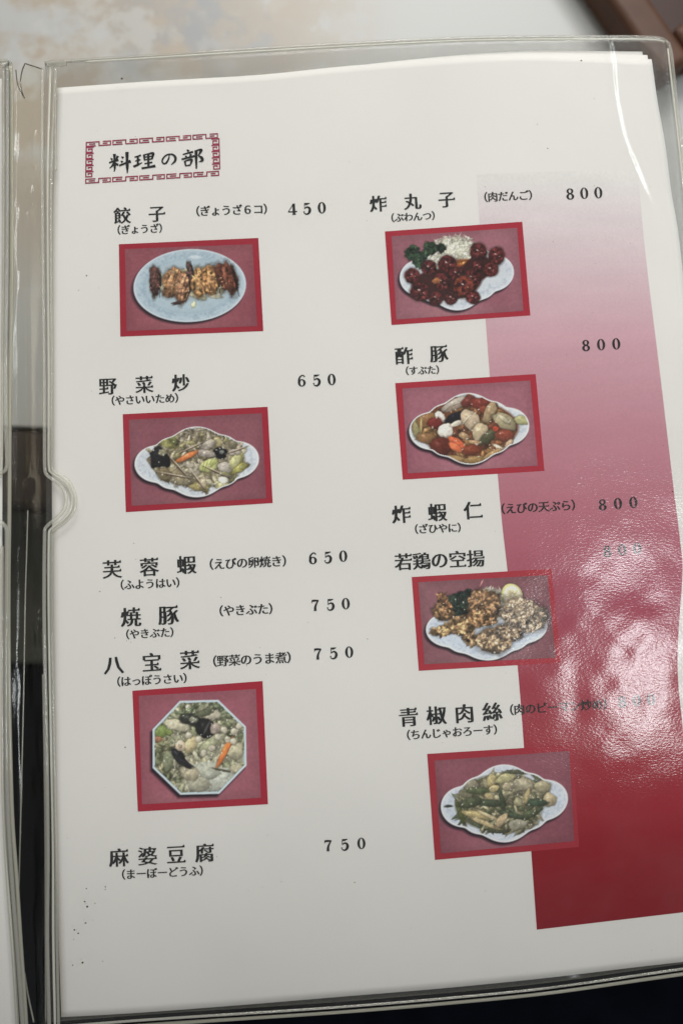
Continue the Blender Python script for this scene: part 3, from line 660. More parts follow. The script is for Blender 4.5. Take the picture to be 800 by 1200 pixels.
def chinjao():
    p = Paint(150, 71); p.back((108, 58, 76), (138, 88, 106))
    f = fancy(.745, .52, 1.07, 1.06); p.plate(f, (200, 206, 216), floor=(192, 200, 210)); p.clip = lambda x, y: f(x, y) + .015
    g = smooth_union(.03, ell(.74, .46, .47, .26, .10), ell(.80, .68, .32, .16, .1), ell(.48, .56, .28, .20, .3))
    p.over(np.clip(.5 - g(p.x, p.y) / .03, 0, 1), (74, 74, 56), 2)
    leafy(p, inside(g), 130, (.024, .042), [(112, 110, 84), (84, 88, 62), (64, 72, 52), (130, 124, 98), (140, 132, 106), (98, 96, 70)], dark=.5, gl=.10)
    leafy(p, inside(ell(.82, .36, .36, .15, .1)), 34, (.034, .055), [(138, 132, 106), (150, 142, 116), (120, 116, 92)], asp=(1.2, 2.6), dark=.5)
    for cx, cy, rx, ry, a, c in [(.38, .28, .10, .07, .5, (124, 118, 100)), (.33, .38, .07, .05, .3, (108, 104, 84)), (.62, .26, .06, .07, .2, (152, 140, 98)), (.78, .24, .12, .055, -.25, (154, 148, 110)), (.97, .33, .13, .065, .3, (146, 138, 116)), (.92, .19, .14, .026, .1, (70, 74, 56)), (1.13, .24, .10, .05, .6, (86, 90, 68)), (1.18, .37, .09, .07, .4, (138, 130, 104)),
        (1.25, .52, .085, .07, .2, (150, 136, 108)), (.46, .36, .15, .032, .1, (78, 86, 58)), (.55, .50, .22, .036, .15, (54, 62, 46)), (.36, .48, .13, .05, -.1, (66, 72, 52)), (.25, .60, .03, .13, -.3, (66, 72, 40)), (.72, .48, .028, .15, -.2, (50, 60, 42)), (.84, .66, .20, .026, .35, (56, 66, 48)), (1.10, .54, .12, .045, .1, (52, 66, 50)),
        (.42, .62, .17, .036, .3, (156, 140, 98)), (.52, .72, .18, .026, .45, (160, 144, 108)), (.56, .64, .15, .02, .5, (180, 164, 128)), (.70, .70, .09, .045, -.7, (168, 148, 116)), (.88, .76, .10, .06, 0, (134, 130, 114)), (1.0, .46, .028, .10, .3, (150, 136, 98)), (.64, .35, .055, .038, 0, (172, 156, 114)), (.58, .43, .05, .034, .4, (164, 148, 108)), (.78, .34, .05, .04, .2, (160, 150, 122)), (.90, .52, .06, .045, .5, (128, 124, 96)), (1.02, .66, .09, .04, -.2, (70, 78, 56)), (.66, .82, .10, .018, .1, (60, 64, 46)), (.12, .50, .04, .015, 0, (44, 50, 40))]:
        p.blob(cx, cy, rx, ry, a, c, .16, .10, .6, 2, .28)
    p.glints(inside(g), 34, (200, 194, 176), .007)
    return p

def bilinear(q, u, v):
    q = np.array(q, float)
    return (q[0] * ((1 - u) * (1 - v))[..., None] + q[1] * (u * (1 - v))[..., None] + q[2] * (u * v)[..., None] + q[3] * ((1 - u) * v)[..., None])

def photo(outer, inner, paint, label, bcol=(146, 36, 52)):
    q = np.array(outer, float); i_ = np.array(inner, float)
    ks = 8; V = []; fs = []
    ring_o = []; ring_i = []
    for k in range(4):
        for j in range(ks):
            t_ = j / ks; ring_o.append(q[k] * (1 - t_) + q[(k + 1) % 4] * t_); ring_i.append(i_[k] * (1 - t_) + i_[(k + 1) % 4] * t_)
    n = len(ring_o); ro, ri = np.array(ring_o), np.array(ring_i)
    cen = i_.mean(0); rii = ri + (cen - ri) * 0.02          # the border runs a hair under the picture
    P = np.vstack([at(ro[:, 0], ro[:, 1], Z_BORD), at(rii[:, 0], rii[:, 1], Z_BORD)])
    fs = [(k, n + k, n + (k + 1) % n, (k + 1) % n) for k in range(n)]
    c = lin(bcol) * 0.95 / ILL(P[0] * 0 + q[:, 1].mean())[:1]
    root = mesh('dish_photo', P, fs, M_print, page, False, np.repeat(c[None], len(P), 0))
    root['label'] = label
    # from_pydata order gives an upward face
    u, v = np.meshgrid(np.linspace(0, 1, paint.W), np.linspace(0, 1, paint.H))
    PX = bilinear(i_, u, v)
    P3 = at(PX[..., 0], PX[..., 1], Z_PIC).reshape(-1, 3)
    paint.c = np.where((paint.id == 2)[..., None], paint.c * 1.10 + 3, paint.c)
    g_ = paint.c.mean(-1, keepdims=True)
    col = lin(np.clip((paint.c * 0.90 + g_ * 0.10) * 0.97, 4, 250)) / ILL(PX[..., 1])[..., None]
    col = np.clip(col, 0.003, 0.92).reshape(-1, 3)
    F_ = grid_faces(paint.H, paint.W); fid = paint.id[:-1, :-1].ravel()
    for k, nm in ((0, 'printed_backdrop'), (1, 'printed_plate'), (2, 'printed_food')):
        sel = F_[fid == k]
        if not len(sel): continue
        used, inv = np.unique(sel, return_inverse=True)
        mesh(nm, P3[used], inv.reshape(sel.shape), M_print, root, False, col[used])
    return root

photo([(139.5, 286.2), (302.7, 278.8), (308.6, 388), (141.2, 394.5)], [(146.6, 291.9), (295.8, 286.2), (301.5, 382.1), (148.5, 387.8)], gyoza(), 'photo of browned dumplings on a pale blue oval plate')
photo([(144, 485.4), (313.6, 476.7), (319.5, 589.5), (147.6, 600.2)], [(151.2, 491.9), (306.7, 484.3), (312, 584), (154.5, 592.8)], yasai(), 'photo of stir-fried vegetables on a white scalloped platter')
photo([(155.3, 809.5), (307.7, 798.1), (314, 942.4), (161.7, 951.1)], [(162.7, 815.5), (299.8, 807.4), (305.8, 934.9), (166.6, 942.6)], happosai(), 'photo of mixed vegetables in sauce on an octagonal plate', (142, 34, 50))
photo([(450.7, 271.2), (611.5, 259.8), (621, 369.7), (458.5, 380.9)], [(458.5, 276.9), (605.5, 266.9), (612.9, 364.3), (464.2, 374.5)], nikudango(), 'photo of dark glazed meatballs with white noodles and parsley', (154, 40, 55))
photo([(462.8, 449), (627.2, 438.3), (637.4, 551.8), (471.6, 562.1)], [(471.2, 455.4), (620.8, 445.9), (629.6, 545.7), (477.6, 554.7)], subuta(), 'photo of sweet and sour pork in brown sauce', (154, 42, 56))
photo([(482.1, 676.2), (645.5, 666.5), (657, 776.5), (490.4, 786.1)], [(489.7, 682.3), (641, 674), (650.8, 770.7), (496.9, 778.5)], karaage(), 'photo of fried chicken pieces with a lemon slice', (150, 44, 56))
photo([(500.2, 883.5), (670.5, 873), (678, 992.5), (509.3, 1007.8)], [(508.8, 891.4), (666.5, 880), (672.4, 985.7), (516.4, 1000.1)], chinjao(), 'photo of dark green stir-fry on a white scalloped platter', (138, 38, 50))

# ------------------------------------------------------------------ lettering
_g = {}
def glyph(ch):
    """outline of a character: thin horizontals, heavy verticals, small triangular serifs"""
    if ch in _g: return _g[ch]
    cu = bpy.data.curves.new('t', 'FONT'); cu.body = ch; cu.size = 1; cu.resolution_u = 3
    o = bpy.data.objects.new('t', cu); SC.collection.objects.link(o)
    bpy.context.view_layer.update()
    m = o.to_mesh()
    V = np.array([v.co[:2] for v in m.vertices]); Fc = [tuple(p.vertices) for p in m.polygons]
    o.to_mesh_clear(); bpy.data.objects.remove(o); bpy.data.curves.remove(cu)
    # orient faces up and find the boundary
    Fo = []
    for f in Fc:
        a = sum(V[f[i]][0] * V[f[(i + 1) % len(f)]][1] - V[f[(i + 1) % len(f)]][0] * V[f[i]][1] for i in range(len(f)))
        if abs(a) < 1e-9: continue
        Fo.append(f if a > 0 else f[::-1])
    ed = {}
    for f in Fo:
        for i in range(len(f)): ed[(f[i], f[(i + 1) % len(f)])] = 1
    bd = [(a, b) for (a, b) in ed if (b, a) not in ed]
    nrm = np.zeros_like(V); nxt = dict(bd); prv = {b: a for a, b in bd}
    for a, b in bd:
        d = V[b] - V[a]; L = np.hypot(*d) + 1e-9; n = np.array([d[1], -d[0]]) / L
        nrm[a] += n; nrm[b] += n
    L = np.linalg.norm(nrm, axis=1)[:, None]; nn = nrm / np.maximum(L, 1e-9)
    k = np.clip(1.3 / np.maximum(L, .6), 1, 1.6)
    kana = ord(ch) < 0x3100 or ord(ch) > 0xFF00
    U = V + nn * k * (np.array([0.034, 0.004]) if kana else np.array([0.037, 0.000]))
    U = list(map(tuple, U)); extra = []
    if not kana:
        for a, b in bd:
            d = V[b] - V[a]
            if abs(d[0]) < .012 and .05 < d[1] < .10 and a in prv and b in nxt:   # right end of a horizontal stroke
                p0, p1 = V[prv[a]], V[nxt[b]]
                if V[b][0] - p1[0] > .16 and abs(p1[1] - V[b][1]) < .02:
                    x, y = U[b]; q = len(U)
                    U += [(x - .12, y - .002), (x + .012, y - .004), (x - .028, y + .078)]
                    extra.append((q, q + 1, q + 2))
    _g[ch] = (np.array(U), Fo, extra)
    return _g[ch]

def ribbon(pts, wd, closed=False):
    """flat stroke of changing width through points (em units, y up)"""
    P = np.array(pts, float); n = len(P); wd = np.broadcast_to(np.array(wd, float), (n,))
    if closed: T = np.roll(P, -1, 0) - np.roll(P, 1, 0)
    else: T = np.gradient(P, axis=0)
    T /= np.linalg.norm(T, axis=1)[:, None] + 1e-9; Nn = np.stack([-T[:, 1], T[:, 0]], 1)
    V = np.vstack([P + Nn * wd[:, None] / 2, P - Nn * wd[:, None] / 2])
    fs = [(i, i + n, (i + 1) % n + n, (i + 1) % n) for i in range(n if closed else n - 1)]
    return V, fs
def sm(pts, n=14): return curve(pts, n)
def ring(cx, cy, rx, ry, ox, oy, n=26):
    a = np.linspace(0, 2 * np.pi, n, endpoint=False)
    V = np.vstack([np.stack([cx + ox * np.cos(a), cy + oy * np.sin(a)], 1), np.stack([cx + rx * np.cos(a), cy + ry * np.sin(a)], 1)])
    return V, [(i, (i + 1) % n, (i + 1) % n + n, i + n) for i in range(n)]
def digit(ch):
    return [(np.array(v) * [1, 1] , f) for v, f in digit_(ch)]
def digit_(ch):
    """heavy old-style numerals with thick and thin strokes"""
    if ch == '0': return [ring(.5, .36, .10, .325, .265, .37)]
    if ch == '8': return [ring(.5, .535, .085, .12, .22, .178), ring(.5, .185, .10, .14, .255, .205)]
    if ch == '6': return [ring(.5, .225, .10, .185, .255, .24), ribbon(sm([(.70, .63), (.60, .715), (.45, .66), (.34, .50), (.315, .23)]), np.linspace(.05, .16, 14)), ribbon(sm([(.66, .60), (.69, .64), (.70, .60)], 5), [.06, .09, .1, .09, .05])]
    if ch == '5': return [ribbon(sm([(.335, .36), (.48, .45), (.63, .40), (.675, .22), (.58, .04), (.42, .0), (.29, .07)], 22), np.r_[np.linspace(.05, .15, 9), np.linspace(.17, .17, 5), np.linspace(.14, .05, 8)]),
                          ribbon([(.335, .35), (.35, .70)], [.04, .05]), ribbon([(.335, .665), (.50, .655), (.69, .70)], [.12, .13, .04]), ribbon(sm([(.29, .10), (.30, .15), (.34, .14)], 5), [.05, .09, .10, .08, .04])]
    if ch == '7': return [ribbon([(.28, .66), (.45, .67), (.72, .66)], [.13, .14, .09]), ribbon([(.275, .50), (.30, .69)], [.025, .06]), ribbon(sm([(.71, .67), (.58, .48), (.49, .26), (.47, .0)]), np.linspace(.07, .18, 14))]
    if ch == '4': return [ribbon([(.59, .72), (.24, .22)], [.05, .05]), ribbon([(.22, .20), (.80, .20)], [.07, .07]), ribbon([(.60, .72), (.60, .02)], [.17, .17]), ribbon([(.48, .02), (.73, .02)], [.04, .04])]
BR = {  # the four brushed characters of the heading, stroke by stroke (em units)
 '料': [([(.10, .66), (.17, .57)], (.03, .08)), ([(.42, .74), (.36, .62), (.31, .56)], (.09, .06, .02)), ([(.02, .44), (.20, .50), (.44, .55)], (.05, .07, .09)), ([(.27, .84), (.27, .50), (.26, .12), (.22, .02)], (.10, .07, .08, .03)), ([(.26, .46), (.16, .30), (.03, .18)], (.09, .07, .02)), ([(.28, .42), (.38, .34), (.43, .32)], (.03, .07, .08)),
        ([(.58, .70), (.66, .62)], (.03, .09)), ([(.54, .50), (.62, .43)], (.03, .09)), ([(.46, .28), (.66, .35), (.98, .46)], (.06, .07, .11)), ([(.83, .90), (.82, .50), (.82, .20), (.81, -.10)], (.11, .09, .10, .03))],
 '理': [([(.06, .68), (.20, .72), (.36, .77)], (.05, .06, .08)), ([(.08, .46), (.20, .49), (.33, .53)], (.04, .06, .07)), ([(.21, .74), (.21, .48), (.20, .26)], (.08, .07, .07)), ([(.0, .16), (.18, .24), (.40, .36)], (.09, .09, .03)),
        ([(.50, .80), (.50, .60), (.52, .46)], (.08, .06, .05)), ([(.50, .78), (.70, .82), (.90, .84), (.88, .66), (.84, .50)], (.05, .06, .10, .08, .05)), ([(.52, .65), (.86, .68)], (.05, .05)), ([(.52, .50), (.84, .53)], (.05, .06)), ([(.69, .82), (.68, .40), (.68, .08)], (.08, .07, .08)), ([(.50, .29), (.86, .34)], (.05, .07)), ([(.36, .04), (.68, .08), (.99, .13)], (.08, .08, .11))],
 'の': [([(.56, .74), (.50, .50), (.36, .26), (.20, .20), (.10, .36), (.20, .60), (.46, .78), (.76, .76), (.92, .56), (.88, .32), (.64, .10)], (.05, .08, .09, .07, .08, .08, .07, .09, .12, .10, .03))],
 '部': [([(.26, .92), (.34, .82)], (.04, .10)), ([(.06, .68), (.30, .74), (.54, .79)], (.05, .06, .08)), ([(.18, .62), (.23, .52)], (.04, .08)), ([(.44, .68), (.36, .52)], (.09, .03)), ([(.0, .44), (.28, .50), (.60, .57)], (.07, .07, .08)),
        ([(.14, .36), (.16, .20), (.18, .08)], (.08, .06, .05)), ([(.14, .34), (.30, .38), (.46, .39), (.42, .22), (.38, .12)], (.04, .06, .09, .07, .04)), ([(.18, .10), (.40, .13)], (.05, .06)),
        ([(.68, .86), (.67, .50), (.66, -.08)], (.11, .09, .05)), ([(.68, .84), (.82, .87), (.92, .86), (.82, .66), (.76, .58)], (.05, .07, .10, .07, .04)), ([(.77, .58), (.92, .46), (.94, .32), (.78, .26)], (.04, .10, .10, .02))]}

def place(name, items, p0, p1, size, parent, mat=M_ink, aspect=1.0, slant=None, label=None, piece=None):
    """lettering on the page: characters centred at even steps from pixel p0 to pixel p1"""
    p0, p1 = np.array(p0, float), np.array(p1, float); n = len(items)
    d = p1 - p0 if n > 1 else np.array([1, -.06]); ex = d / np.linalg.norm(d)
    if piece:
        parent_ = bpy.data.objects.new(name, None); SC.collection.objects.link(parent_); parent_.parent = parent; parent_.empty_display_size = .05
    for i, it in enumerate(items):
        c = p0 + (p1 - p0) * (i / max(n - 1, 1))
        sl = (0.03 + 0.00007 * (c[0] - 60)) if slant is None else slant
        ey = np.array([-sl, -1.0])                     # em 'up' in the photograph
        V, fs, k, z = [], [], 0, []
        for j, (gv, gf) in enumerate(it):
            q = c + (gv[:, :1] - .5) * ex * size + (gv[:, 1:] - .38) * ey * size * aspect
            V.append(q); z += [Z_TXT + 0.00003 * (j % 12)] * len(gv)
            fs += [tuple(a + k for a in f) for f in gf]; k += len(gv)
        V = np.vstack(V); P = at(V[:, 0], V[:, 1], np.array(z))
        o = mesh(piece or name, P, fs, mat, parent_ if piece else parent)
        if label: o['label'] = label
    return o
def items_of(s):
    out = []
    for ch in s:
        if ch in '0123456789': out.append(digit(ch)); continue
        U, Fo, ex = glyph(ch); it = [(U, Fo)]
        if ex: it.append((U, ex))
        out.append(it)
    return out
def clean(it):      # drop unused points
    res = []
    for gv, gf in it:
        ids = sorted({i for f in gf for i in f}); mp = {a: b for b, a in enumerate(ids)}
        res.append((np.array(gv)[ids], [tuple(mp[i] for i in f) for f in gf]))
    return res
def text(name, s, p0, p1, size, aspect=1.0):
    return place(name, [clean(i) for i in items_of(s)], p0, p1, size, page, aspect=aspect, piece='numeral' if s[0] in '0123456789' else 'character')
def paren(name, s, xl, yl, xr, yr):
    """a reading in brackets that spans xl..xr"""
    n = len(s); em = (xr - xl) / (n + 1.0); d = np.array([xr - xl, yr - yl]); u = d / (xr - xl)
    a = np.array([xl, yl]); items = [clean(i) for i in items_of('（' + s + '）')]
    L = a + u * 0.0 - u * em * .0; p0 = a + u * (em * 0.0); p1 = a + d
    return place(name, items, p0, p1, em * 1.04, page, piece='character')

for s_, p0, p1, sz in [('餃子', (143.5, 252.5), (184, 250.3), 18.5), ('野菜炒', (126.5, 452.5), (212, 448.5), 19.5), ('芙蓉蝦', (131.5, 667), (218.5, 661.8), 21),
                       ('焼豚', (153.5, 723), (197.5, 720.8), 22), ('八宝菜', (133.5, 779), (222.5, 773.3), 21.5), ('麻婆豆腐', (139.5, 1005), (240, 999.5), 21),
                       ('炸丸子', (443, 238.5), (523, 233.5), 18.5), ('酢豚', (473, 416.8), (514, 414.3), 19.5), ('炸蝦仁', (470, 602.5), (554, 598), 20.5),
                       ('若鶏の空揚', (472.5, 658.3), (557, 654.3), 19.3), ('青椒肉絲', (478.5, 840.3), (576.5, 834), 21.5)]:
    text('dish_name', s_, p0, p1, sz * 1.10)
for s_, xl, yl, xr, yr in [('ぎょうざ６コ', 228, 247.5, 315, 244.5), ('ぎょうざ', 136, 269.5, 192, 267), ('やさいいため', 129, 469.5, 211, 466), ('えびの卵焼き', 243.5, 661.3, 337.5, 657),
                           ('ふようはい', 139.5, 685.5, 212.5, 682.3), ('やきぶた', 255, 716, 321.5, 713), ('やきぶた', 146, 743.5, 205.5, 740.5), ('野菜のうま煮', 247.5, 775, 343, 770),
                           ('はっぽうさい', 135.5, 799, 221, 794.3), ('まーぼーどうふ', 141, 1025, 240, 1020), ('肉だんご', 565, 231, 625, 228.3), ('ぶわんつ', 456.5, 255.3, 511, 252.3),
                           ('すぶた', 473.5, 434.5, 516, 433), ('えびの天ぷら', 585, 596.5, 675.5, 591.5), ('ざひやに', 484, 620, 541.5, 618), ('肉のピーマン炒め', 595, 832, 712.5, 824.5), ('ちんじゃおろーす', 474.5, 861.5, 584, 854.5)]:
    paren('reading', s_, xl, yl, xr, yr)
for s_, p0, p1 in [('450', (342.5, 244.8), (377, 243)), ('650', (353.5, 445.8), (388.5, 444.3)), ('650', (366.5, 654), (402, 651.3)), ('750', (369.5, 709), (405, 707)), ('750', (372.5, 766), (409, 763.8)),
                   ('750', (384.5, 990.7), (423.3, 988)), ('800', (667.5, 226.7), (700.5, 225.4)), ('800', (686, 404.3), (721.5, 402.5)), ('800', (705.5, 591), (741.5, 588.3)), ('800', (711, 645.5), (746, 642.3)), ('800', (728.5, 821.8), (762.5, 819.3))]:
    text('price', s_, p0, p1, 18.0)

# heading in its key-pattern frame
fr = None
def brush(ch, c, w_, h_):
    it = []
    for pts, wd in BR[ch]:
        P = curve(pts, 4 * len(pts)); W_ = np.interp(np.linspace(0, 1, len(P)), np.linspace(0, 1, len(wd)), wd) * 1.38
        it.append(ribbon(P, W_))
    o = place('heading_character', [it], c, c, w_, heading, aspect=h_ / w_)
FQ = [(100.8, 166.4), (257, 155.8), (258.5, 205.8), (100.1, 215.2)]
def frame_mesh():
    V, fs = [], []; k = 0
    def emit(pts, wpx, closed=False):
        nonlocal k
        gv, gf = miter(np.array(pts, float), wpx); V.append(gv); fs.extend(tuple(a + k for a in f) for f in gf); k += len(gv)
    def miter(P, w_):
        n = len(P); out = []
        for i in range(n):
            t0 = P[i] - P[i - 1] if i else P[1] - P[0]; t1 = P[i + 1] - P[i] if i < n - 1 else P[-1] - P[-2]
            t0 = t0 / np.linalg.norm(t0); t1 = t1 / np.linalg.norm(t1); n0 = np.array([-t0[1], t0[0]]); n1 = np.array([-t1[1], t1[0]])
            m_ = n0 + n1; L = np.linalg.norm(m_)
            m_ = n0 if L < .3 else m_ / L / max(L / 2, .5)
            out.append(m_ * w_ / 2)
        out = np.array(out); return np.vstack([P + out, P - out]), [(i, i + 1, i + 1 + n, i + n) for i in range(n - 1)]
    Q = np.array(FQ); B = lambda u, v: bilinear(Q, np.array(u), np.array(v))
    W_, H_ = 157.0, 49.5; n = 5; th = 1.35
    cell = W_ / n
    for row, flip in ((0, 0), (1, 1)):
        for i in range(n):
            for sg in ([(.36, .5), (.13, .5)], [(.38, 1), (.02, 1), (.02, 0), (.50, 0), (.50, 1), (.93, 1), (.93, 0), (.64, 0)], [(.64, .5), (.82, .5)]):
                pts = []
                for a, b in sg:
                    u = (i * cell + a * cell) / W_; v = (b * 4.6 + .6) / H_
                    pts.append(B(u, 1 - v) if flip else B(u, v))
                emit(pts, th)
    for col, flip in ((0, 0), (1, 1)):
        for i in range(5):
            y0 = 6.6 + i * (H_ - 13.2) / 5; ch_ = (H_ - 13.2) / 5
            sg = [(1.0, 0), (0, 0), (0, .80), (.78, .80), (.78, .30), (.32, .30), (.32, .52)]
            pts = []
            for a, b in sg:
                u = (a * 9.0 + .6) / W_; v = (y0 + b * ch_) / H_
                pts.append(B(1 - u, v) if flip else B(u, v))
            emit(pts, th)
    V = np.vstack(V); n_ = len(V)
    return V, fs
Vf, ff = frame_mesh()
heading = mesh('key_pattern_frame', at(Vf[:, 0], Vf[:, 1], Z_TXT + 0.0), ff, M_maroon, page)
heading['label'] = 'maroon key-pattern frame round the brushed heading'
for ch, c, w_, h_ in [('料', (140.8, 191.5), 26.5, 25), ('理', (169.4, 189.8), 26, 21), ('の', (197.8, 188.2), 19, 18), ('部', (225.8, 187.3), 25.5, 23)]:
    brush(ch, c, w_, h_)

# ------------------------------------------------------------------ right clear sleeve
sleeve = tag(empty('clear_menu_sleeve'), 'clear vinyl sleeve over the printed page with dish photos, thumb notch beside the gap', 'plastic sleeve')
S_TOP = [(53, 74), (100, 70), (160, 66.5), (280, 59), (400, 52), (550, 45), (700, 43.5), (765, 44), (778, 47)]
S_RIGHT = [(778, 47), (785, 57), (791, 110), (800, 190), (812, 320), (822, 470), (832, 620), (842, 800), (856, 980), (872, 1127)]
S_BOT = [(58, 1206), (160, 1198), (280, 1190), (400, 1182), (520, 1172), (640, 1160), (760, 1143), (872, 1127)]
S_LEFT = [(53, 74), (50, 180), (51, 300), (52, 420), (54, 554), (54, 640), (52, 720), (55, 900), (56.5, 1000), (56, 1100), (58, 1206)]
SU = np.r_[np.linspace(0, .87, 220)[:-1], np.linspace(.87, .985, 150)[:-1], np.linspace(.985, 1, 8)]
P = coons(S_TOP, S_RIGHT, S_BOT, S_LEFT, len(SU), 420, SU)
X, Y = P[..., 0], P[..., 1]
def dist_path(X, Y, pts, n=60):
    c = curve(pts, n); best = np.full(X.shape, 1e9); par = np.zeros(X.shape)
    for k in range(n - 1):
        a, b = c[k], c[k + 1]; d = b - a; L = d @ d
        t_ = np.clip(((X - a[0]) * d[0] + (Y - a[1]) * d[1]) / L, 0, 1)
        q = np.hypot(X - a[0] - t_ * d[0], Y - a[1] - t_ * d[1]); m_ = q < best
        best[m_] = q[m_]; par[m_] = (k + t_[m_]) / (n - 1)
    return best, par
dz = 0.010 + np.zeros(X.shape)
def smooth_noise(seed, cell, octv):
    f = vnoise(480, 360, cell, seed, octv); yy = np.clip(Y / 2.6, 0, 477.9); xx = np.clip(X / 2.6, 0, 357.9)
    yi, xi = yy.astype(int), xx.astype(int); fy, fx = yy - yi, xx - xi
    return (f[yi, xi] * (1 - fx) + f[yi, xi + 1] * fx) * (1 - fy) + (f[yi + 1, xi] * (1 - fx) + f[yi + 1, xi + 1] * fx) * fy
dz += 0.010 * (smooth_noise(5, 70, 2) - .5) + 0.0012 * (smooth_noise(6, 22, 1) - .5)
gm = np.exp(-((X - 735) / 95) ** 2 - ((Y - 770) / 150) ** 2)
dz += gm * (0.0095 * (smooth_noise(23, 20, 2) - .5) + 0.0022 * (smooth_noise(29, 7, 1) - .5))
# crease that catches the lamp at the top right
d_, s_ = dist_path(X, Y, [(713, 50), (717, 78), (718, 95), (722, 125), (731, 165), (745, 200), (757, 228), (766, 250)])
dz += 0.0027 * (0.80 + 0.45 * smooth_noise(33, 5, 1)) * np.exp(-(d_ / 3.6) ** 2) * np.clip(1.25 - .6 * s_, 0, 1) * np.clip((1 - s_) * 5, 0, 1)
# flattened margin between the paper's lower edge and the weld
d_, s_ = dist_path(X, Y, [(60, 1196), (280, 1181), (400, 1172), (520, 1161), (640, 1147), (740, 1134), (872, 1117)])
dz += -0.005 * np.exp(-(d_ / 13.0) ** 2) + 0.007 * np.exp(-(d_ / 9) ** 2) * (smooth_noise(9, 18, 2) - .4)
for cx, cy, lx, ly, h in [(667, 1151, 30, 9, .0135), (802, 1132, 18, 8, .0115), (748, 1139, 10, 6, .0085)]:
    yy_ = Y - cy + .125 * (X - cx)
    dz += h * np.exp(-((X - cx) / lx) ** 2 - (yy_ / ly) ** 2)
slab('front_film', at(X, Y, dz), 0.0015, M_film, sleeve)
Pb = P[::4, ::4]
slab('back_film', at(Pb[..., 0], Pb[..., 1], -0.022), 0.0015, M_film_back, sleeve)

notch_o = [(50, 80), (49.5, 180), (50.5, 300), (52, 420), (52.5, 500), (52.8, 548), (55, 556), (62, 562), (70, 567), (76, 576), (78, 586), (75.5, 597), (68, 606), (59, 613), (54, 619), (52.6, 628), (52, 720), (55, 880), (56.5, 1000), (56, 1100), (58, 1206)]
notch_i = [(65, 78), (60.5, 200), (60, 300), (60.8, 420), (60.5, 500), (60.5, 546), (64, 553), (73, 558), (82, 566), (87.5, 577), (89.3, 588), (86.5, 600), (78, 611), (68, 618), (62.5, 623), (60.8, 632), (60.8, 720), (63.5, 880), (66, 1000), (67, 1100), (69, 1204)]
def bead(pts, r, mat, n=160, dzv=0.022, par=sleeve, name='welded_seam', fl=.8):
    c = curve(pts, n); jit = 1 + .16 * (vnoise(1, n, 24, int(abs(pts[0][0]) * 7 + len(pts)), 2)[0] - .5) * 2
    return tube(name, at(c[:, 0], c[:, 1], dzv), r * jit, mat, par, 10, fl)
bead(notch_o, 0.0065, M_bead, 240)
bead(notch_i, 0.0055, M_bead, 240)
mid = [((a[0] + b[0]) / 2, (a[1] + b[1]) / 2) for a, b in zip(notch_o, notch_i)]
bead([(a + (.62 * (b - a)), c + .62 * (d - c)) for (a, c), (b, d) in zip(notch_o, notch_i)], 0.0042, M_milky, 240, 0.010)
bead(S_TOP, 0.0065, M_bead, 120, 0.012)
bead([(a, b + 2.6) for a, b in S_TOP[1:]], 0.0035, M_milky, 120, 0.014)
bead(S_RIGHT, 0.0065, M_bead, 120, 0.012)
bead([(a - 3.2, b) for a, b in S_RIGHT[1:]], 0.0035, M_milky, 120, 0.014)
bead([(a, b - 2) for a, b in S_BOT], 0.0045, M_bead, 120, 0.012)
bead([(a, b + 4) for a, b in S_BOT], 0.0060, M_beadY, 120, -0.02)
bead([(55, 76), (62, 73.5), (70, 74.5), (78, 73.5)], 0.010, M_bead, 20, 0.02)
bead([(66, 78), (65, 140), (65.5, 200)], 0.004, M_bead, 30, 0.02)

# ------------------------------------------------------------------ left sleeve with the facing page
lsleeve = tag(empty('clear_menu_sleeve'), 'clear vinyl sleeve at the left edge of the photo, its welded side facing the gap', 'plastic sleeve')
L_TOP = [(-260, 96), (-120, 84), (0, 71.5), (9, 71), (13.5, 75)]
L_RIGHT = [(13.5, 75), (14.5, 100), (15, 180), (15, 300), (13.5, 420), (12.5, 500), (12, 600), (11, 700), (11.5, 800), (13, 880), (15.5, 960), (20.5, 1030), (25, 1100), (31, 1190), (33, 1230)]
L_BOT = [(-260, 1250), (-100, 1242), (33, 1230)]
L_LEFT = [(-260, 96), (-262, 600), (-260, 1250)]
PL = coons(L_TOP, L_RIGHT, L_BOT, L_LEFT, 50, 120)
slab('front_film', at(PL[..., 0], PL[..., 1], 0.012 + 0.012 * (vnoise(120, 50, 16, 8, 3) - .5)), 0.0015, M_film, lsleeve)
slab('back_film', at(PL[..., 0], PL[..., 1], -0.022), 0.0015, M_film_back, lsleeve)
lpage = sheet('facing_page', [(-255, 112), (-100, 104), (3, 92)], [(3, 92), (4, 300), (3, 600), (3, 850), (6, 980), (14, 1080), (22, 1225)], [(-255, 1236), (-100, 1230), (22, 1225)], [(-255, 112), (-257, 600), (-255, 1236)], 0.0, 0.0012, M_paper, 20, 60)
tag(lpage, 'white facing page in the sleeve at the far left, only its right edge in view', 'menu page')
bead([(9, 78), (9, 180), (8.5, 300), (7, 420), (7.5, 500), (8.6, 546), (5, 552), (-3, 556)], 0.0075, M_bead, 90, 0.022, lsleeve)
bead([(-3, 610), (4, 614), (8, 620), (8.5, 640), (7.5, 760), (8, 880), (10, 960), (15, 1040), (22, 1130), (28, 1215)], 0.0075, M_bead, 90, 0.022, lsleeve)
bead([(a - .6, b) for a, b in L_RIGHT], 0.0070, M_beadY, 140, 0.014, lsleeve)
bead([(4.5, 80), (4.5, 300), (3, 520), (1, 560)], 0.0045, M_bead, 90, 0.02, lsleeve)
bead([(3, 640), (3.5, 880), (5.5, 960), (10, 1040), (17, 1130), (22, 1215)], 0.0055, M_bead, 90, 0.02, lsleeve)
bead(L_TOP, 0.006, M_bead, 40, 0.014, lsleeve)
